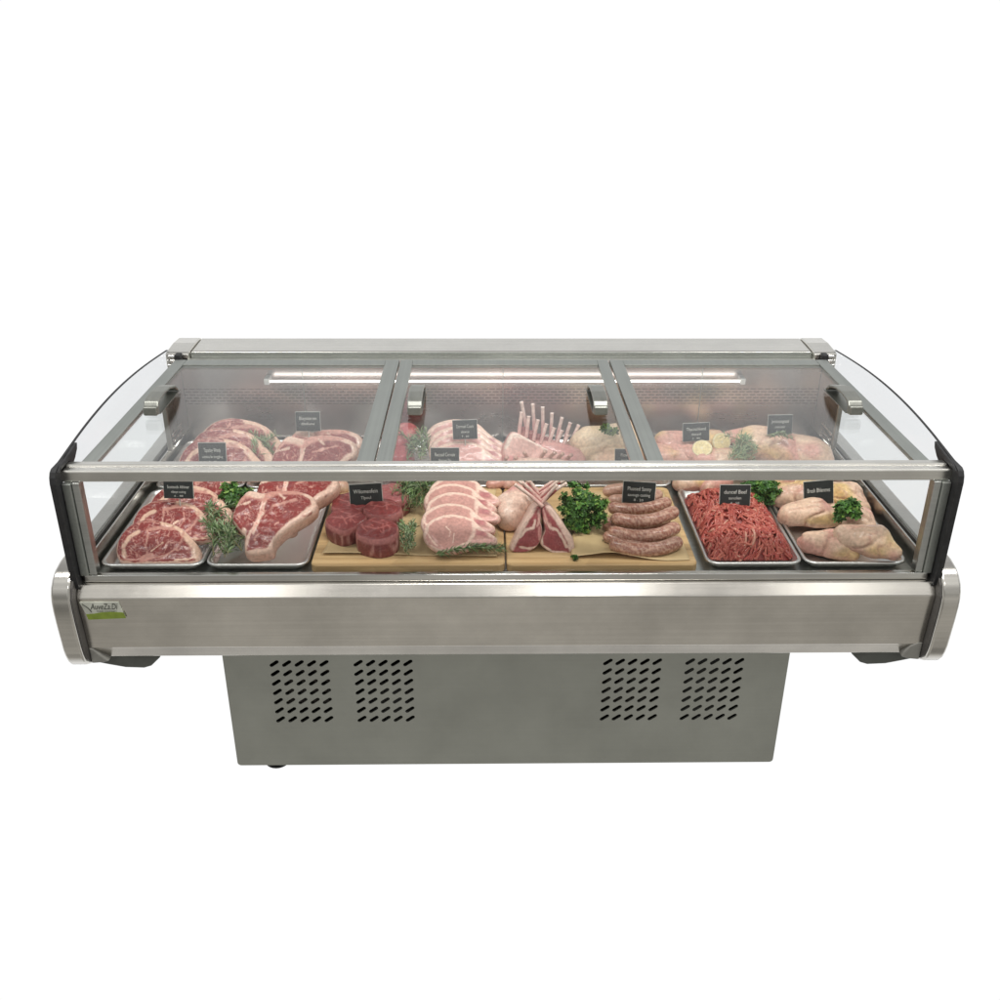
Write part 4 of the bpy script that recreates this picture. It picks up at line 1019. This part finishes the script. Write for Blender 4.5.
# ---------------------------------------------------------------- herbs
def rosemary(px, py, z, length, ang, n_sprigs, spread, label, seed, lift=.03, grey=.3, leaf=.022, group='rosemary bunches', fan=.5):
    random.seed(seed); base = at(px, py, Z=z); V = []; F = []; C = []; SV = []; SF = []
    for s in range(n_sprigs):
        a = R(ang)+random.gauss(0, fan); L = length*random.uniform(.75, 1.1)
        o = base+Vector((random.gauss(0, spread), random.gauss(0, spread*.7), random.uniform(0, lift*.7)))
        d = Vector((math.cos(a), math.sin(a), random.uniform(-.1, .5)*lift/.03*.5)).normalized()
        path = [o+d*(L*(t/6-.5))+Vector((0, 0, .012*math.sin(t/6*3.1))) for t in range(7)]
        for p in path: p.z = max(p.z, z-.01)
        tube(SV, SF, None, path, .0011, 5)
        for i in range(int(L/.0021)):
            t = random.random()*6; i0 = min(5, int(t)); p = path[i0].lerp(path[i0+1], t-i0); q = random.uniform(0, 6.28)
            side = d.orthogonal().normalized(); side.rotate(Matrix.Rotation(q, 3, d))
            ld = (side+d*random.uniform(.5, 1.3)).normalized(); l = leaf*random.uniform(.6, 1.1); w = .0015*random.uniform(.8, 1.3)
            up = ld.cross(d).normalized() if ld.cross(d).length > .01 else Vector((0, 0, 1)); sd = ld.cross(up).normalized()
            tip = p+ld*l+Vector((0, 0, -.1*l)); m_ = p+ld*(l*.5)
            b = len(V); V += [p, m_+up*w, m_+sd*(w*.5), m_-up*w, m_-sd*(w*.5), tip]
            F += [(b, b+1, b+2), (b, b+2, b+3), (b, b+3, b+4), (b, b+4, b+1), (b+5, b+2, b+1), (b+5, b+3, b+2), (b+5, b+4, b+3), (b+5, b+1, b+4)]
            k = random.random(); c = lerp((.028, .065, .018), (.17, .27, .09), k**1.4)
            if random.random() < grey: c = lerp(c, (.36, .44, .26), .65)
            C += [c]*6
    r = empty('rosemary_bunch', base, label, 'rosemary', group)
    mesh('leaves', V, F, M_LEAF, r, cols=C, origin=base).location = (0, 0, 0)
    mesh('stem', SV, SF, plain('herb_stem', (.20, .17, .08), .7), r, origin=base).location = (0, 0, 0)
    return r
def parsley(px, py, z, rx, ry, rz, nleaf, label, seed, leaf=.0105, pale=.3, group='parsley bunches'):
    nleaf = int(nleaf*1.7)
    random.seed(seed); c0 = at(px, py, Z=z); V = []; F = []; C = []; SV = []; SF = []
    tips = []
    for i in range(max(4, int(nleaf/26))):
        d = Vector((random.gauss(0, 1), random.gauss(0, 1), random.gauss(.15, 1))).normalized()
        k = random.uniform(.35, 1.0)**.5*random.uniform(.8, 1.08); tips.append((c0+Vector((d.x*rx*k, d.y*ry*k, d.z*rz*k)), d, random.uniform(.75, 1.25)))
    cl = min(.017, rx*.5)
    for i in range(nleaf):
        tp, td, tone = random.choice(tips)
        d = (td*.9+Vector((random.gauss(0, .6), random.gauss(0, .6), random.gauss(0, .6)))).normalized()
        p = tp+d*cl*random.uniform(.2, 1.0)-td*cl*.4
        p.z = max(p.z, z-rz*.95)
        nrm = (d+Vector((random.gauss(0, .5), random.gauss(0, .5), random.gauss(0, .5)+.4))).normalized()
        u = nrm.orthogonal().normalized(); u.rotate(Matrix.Rotation(random.uniform(0, 6.28), 3, nrm)); v = nrm.cross(u); l = leaf*random.uniform(.6, 1.15)
        col = tuple(tone*q for q in lerp((.022, .085, .012), (.10, .245, .036), random.random()**1.3))
        if random.random() < pale*.4: col = (.22, .36, .07)
        # three toothed lobes, cupped
        for a0 in (-.95, 0, .95):
            ang = [a0-.45, a0-.25, a0, a0+.25, a0+.45]; rr_ = [.55, .92, 1.0 if a0 else 1.15, .92, .55]
            b = len(V); V.append(p); C.append(tuple(q*.8 for q in col))
            for q, m_ in zip(ang, rr_):
                V.append(p+(u*math.cos(q)+v*math.sin(q))*(l*m_)+nrm*(l*.25*(random.random()-.3))); C.append(col)
            F += [(b, b+1, b+2), (b, b+2, b+3), (b, b+3, b+4), (b, b+4, b+5)]
        if i % 9 == 0: tube(SV, SF, None, [c0+Vector((0, 0, -rz*.6)), (c0+p)/2+Vector((0, 0, .002)), p], .0010, 4)
    r = empty('parsley_bunch', c0-Vector((0, 0, rz)), label, 'parsley', group)
    mesh('leaves', V, F, M_LEAF, r, cols=C, origin=c0)
    mesh('stem', SV, SF, plain('parsley_stem', (.16, .30, .06), .6), r, origin=c0)
    return r
rosemary(226, 541, DK+.034, .135, 106, 13, .015, 'loose rosemary bunch lying left of the front T-bone', 201, .035, .35, .026, fan=.35)
rosemary(217, 520, DK+.06, .08, 100, 5, .012, 'rosemary sprigs between ribeyes and T-bone, behind the loose bunch', 202, .03, .3, .024)
parsley(234, 497, DK+.065, .048, .06, .035, 420, 'parsley tuft behind the loose rosemary, between steaks', 203)
rosemary(410, 538, BT+.020, .125, 95, 9, .010, 'small upright rosemary sprig between medallions and pork chops', 204, .02, .45, .015, fan=.3)
rosemary(414, 496, BT+.035, .12, 85, 26, .022, 'dense dark rosemary bunch behind the small sprig, under the bar', 205, .05, .15, .026)
rosemary(469, 553, BT+.014, .155, 10, 4, .003, 'long rosemary sprig lying in front of the pork chops', 206, .006, .25, .022, fan=.06)
parsley(583, 509, BT+.062, .060, .055, .066, 950, 'large round parsley bunch between lamb racks and sausages', 207)
parsley(573.5, 558.5, BT+.006, .008, .006, .005, 14, 'tiny parsley scrap on the board edge', 208, .008)
parsley(762, 493, DK+.055, .055, .045, .040, 520, 'parsley bunch behind the mince, right of its card', 209)
parsley(848, 511, DK+.080, .030, .026, .026, 230, 'parsley sprig lying on the chicken thighs', 210, .013)
rosemary(263, 455, DK+.055, .10, 100, 8, .014, 'rosemary between the rear ribeyes and rear T-bone', 211, .05, .5, .026)
rosemary(351, 452, DK+.055, .08, 80, 6, .012, 'rosemary beside the left door edge, right of the rear T-bone', 212, .05, .4, .024)
rosemary(420, 452, DK+.055, .10, 80, 12, .018, 'rosemary between the pink beef roll and rear pork chops', 213, .05, .5, .026)
rosemary(742, 455, DK+.060, .10, 85, 12, .016, 'pale rosemary bunch in front of the large rear chicken piece', 214, .06, .7, .026)
rosemary(778, 438, DK+.117, .07, -25, 3, .004, 'short herb sprig lying on the rear right chicken piece', 215, .008, .5, .018, fan=.2)
parsley(611, 429, DK+.145, .022, .018, .008, 40, 'pale green herb leaves on top of the whole chicken', 216, .014, 1.0)

# ---------------------------------------------------------------- price cards
def card(px0, px1, py0, py1, Y, lines, label, lean=14, roll=0, yaw=0):
    pc = at((px0+px1)/2, (py0+py1)/2, Y=Y); a = at(px0, (py0+py1)/2, Y=Y); b = at(px1, (py0+py1)/2, Y=Y)
    w = (b-a).length; h = w*(py1-py0)/(px1-px0)*1.12
    r = empty('price_card', (pc.x, pc.y, DK+.02), label, 'price card', 'black price cards')
    rot = Matrix.Rotation(R(yaw), 3, 'Z') @ Matrix.Rotation(R(-lean), 3, 'X') @ Matrix.Rotation(R(roll), 3, 'Y')
    u = rot @ Vector((1, 0, 0)); v = rot @ Vector((0, 0, 1)); n = rot @ Vector((0, -1, 0))
    def plate(name, w_, h_, t0, t1, m, par):
        V = [pc+u*(sx_*w_/2)+v*(sy_*h_/2)+n*t for t in (t0, t1) for sx_, sy_ in ((-1, -1), (1, -1), (1, 1), (-1, 1))]
        F = [(0, 1, 2, 3), (4, 5, 6, 7), (0, 1, 5, 4), (1, 2, 6, 5), (2, 3, 7, 6), (3, 0, 4, 7)]
        o = mesh(name, V, F, m, par, origin=pc); return o
    plate('card_face', w, h, 0, .0016, M_CARD, r)
    plate('card_holder', w*1.035, h*1.05, -.0018, -.0003, M_HOLDER, r)
    V = []; F = []
    q = pc-v*(h*.5); tube(V, F, None, [q+n*-.001+v*.01, Vector((q.x, q.y, max(DK+.006, q.z-.07)))], .0018, 6)
    mesh('card_stake', V, F, M_HOLDER, r, origin=q)
    for t, (yy, sz, wd) in lines:
        me = text_mesh(t, h*sz, 0, w*wd)
        place_text(me, r, pc+v*(h*yy)+n*.0021, u, v, M_CHALK)
    return r
def L3(a, b, c=None, wa=.76, wb=.5):
    l = [(a, (.17, .26, wa)), (b, (-.12, .20, wb))]
    if c: l.append((c, (-.36, .15, .3)))
    return l
card(164, 193, 482, 497.5, .235, L3('Scottock Alhiner', 'ribeye cuting', '6 . 48'), 'black price card above the left front ribeye steaks', 12, 1)
card(350, 382, 485, 505, .25, L3('Wilomenfein', 'Tlpoul', wb=.32), 'black price card standing on the fillet medallions', 14, -3)
card(623, 655, 483, 502, .30, L3('Pluosed Sanny', 'sausuge casting', '8 . 20', .74, .7), 'black price card behind the sausages', 14, 3)
card(720, 750, 486, 505, .285, L3('duncef Beef', 'sanolen', '4 . 50', .76, .42), 'black price card stuck in the minced beef', 14, 0)
card(804, 833, 482, 503, .285, [('Bresh Bhlenmes', (.1, .26, .78)), ('4 . 80', (-.34, .16, .3))], 'slightly tilted black price card among the chicken thighs', 12, -5)
card(199, 226, 444, 464, .52, L3('Tapatloy Wmdy', 'cutstou bu tonggbug', '5 . 40', .62, .76), 'price card in front of the rear ribeye steaks', 14, 0)
card(296, 320, 413, 430, .60, L3('Blaysteren', 'ditellume', None, .72, .56), 'price card above the rear T-bone steaks', 10, 0)
card(453, 477, 421, 438, .58, L3('Dormuel Coant', 'shtwoe', '7 . 60', .72, .34), 'upper price card of two at the rear pork chops', 10, -2)
card(431, 459, 449, 467, .50, L3('Recosd Cervale', 'Restora Tlo', None, .72, .44), 'lower price card of two at the rear pork chops, by the bar', 14, 0)
card(615, 637, 450, 466, .51, L3('Fioww', 'boren', None, .5, .4), 'small price card in front of the whole chicken', 12, 0)
card(683, 709, 424, 440, .64, L3('Thycoschkend', 'docetl', '3 . 90', .74, .36), 'price card behind the lemon halves', 10, -3)
card(768, 792, 416, 433, .62, L3('Jocsiccungnatd', 'oenosti', '1 . 4', .72, .42), 'price card above the large rear chicken pieces at right', 10, -1)
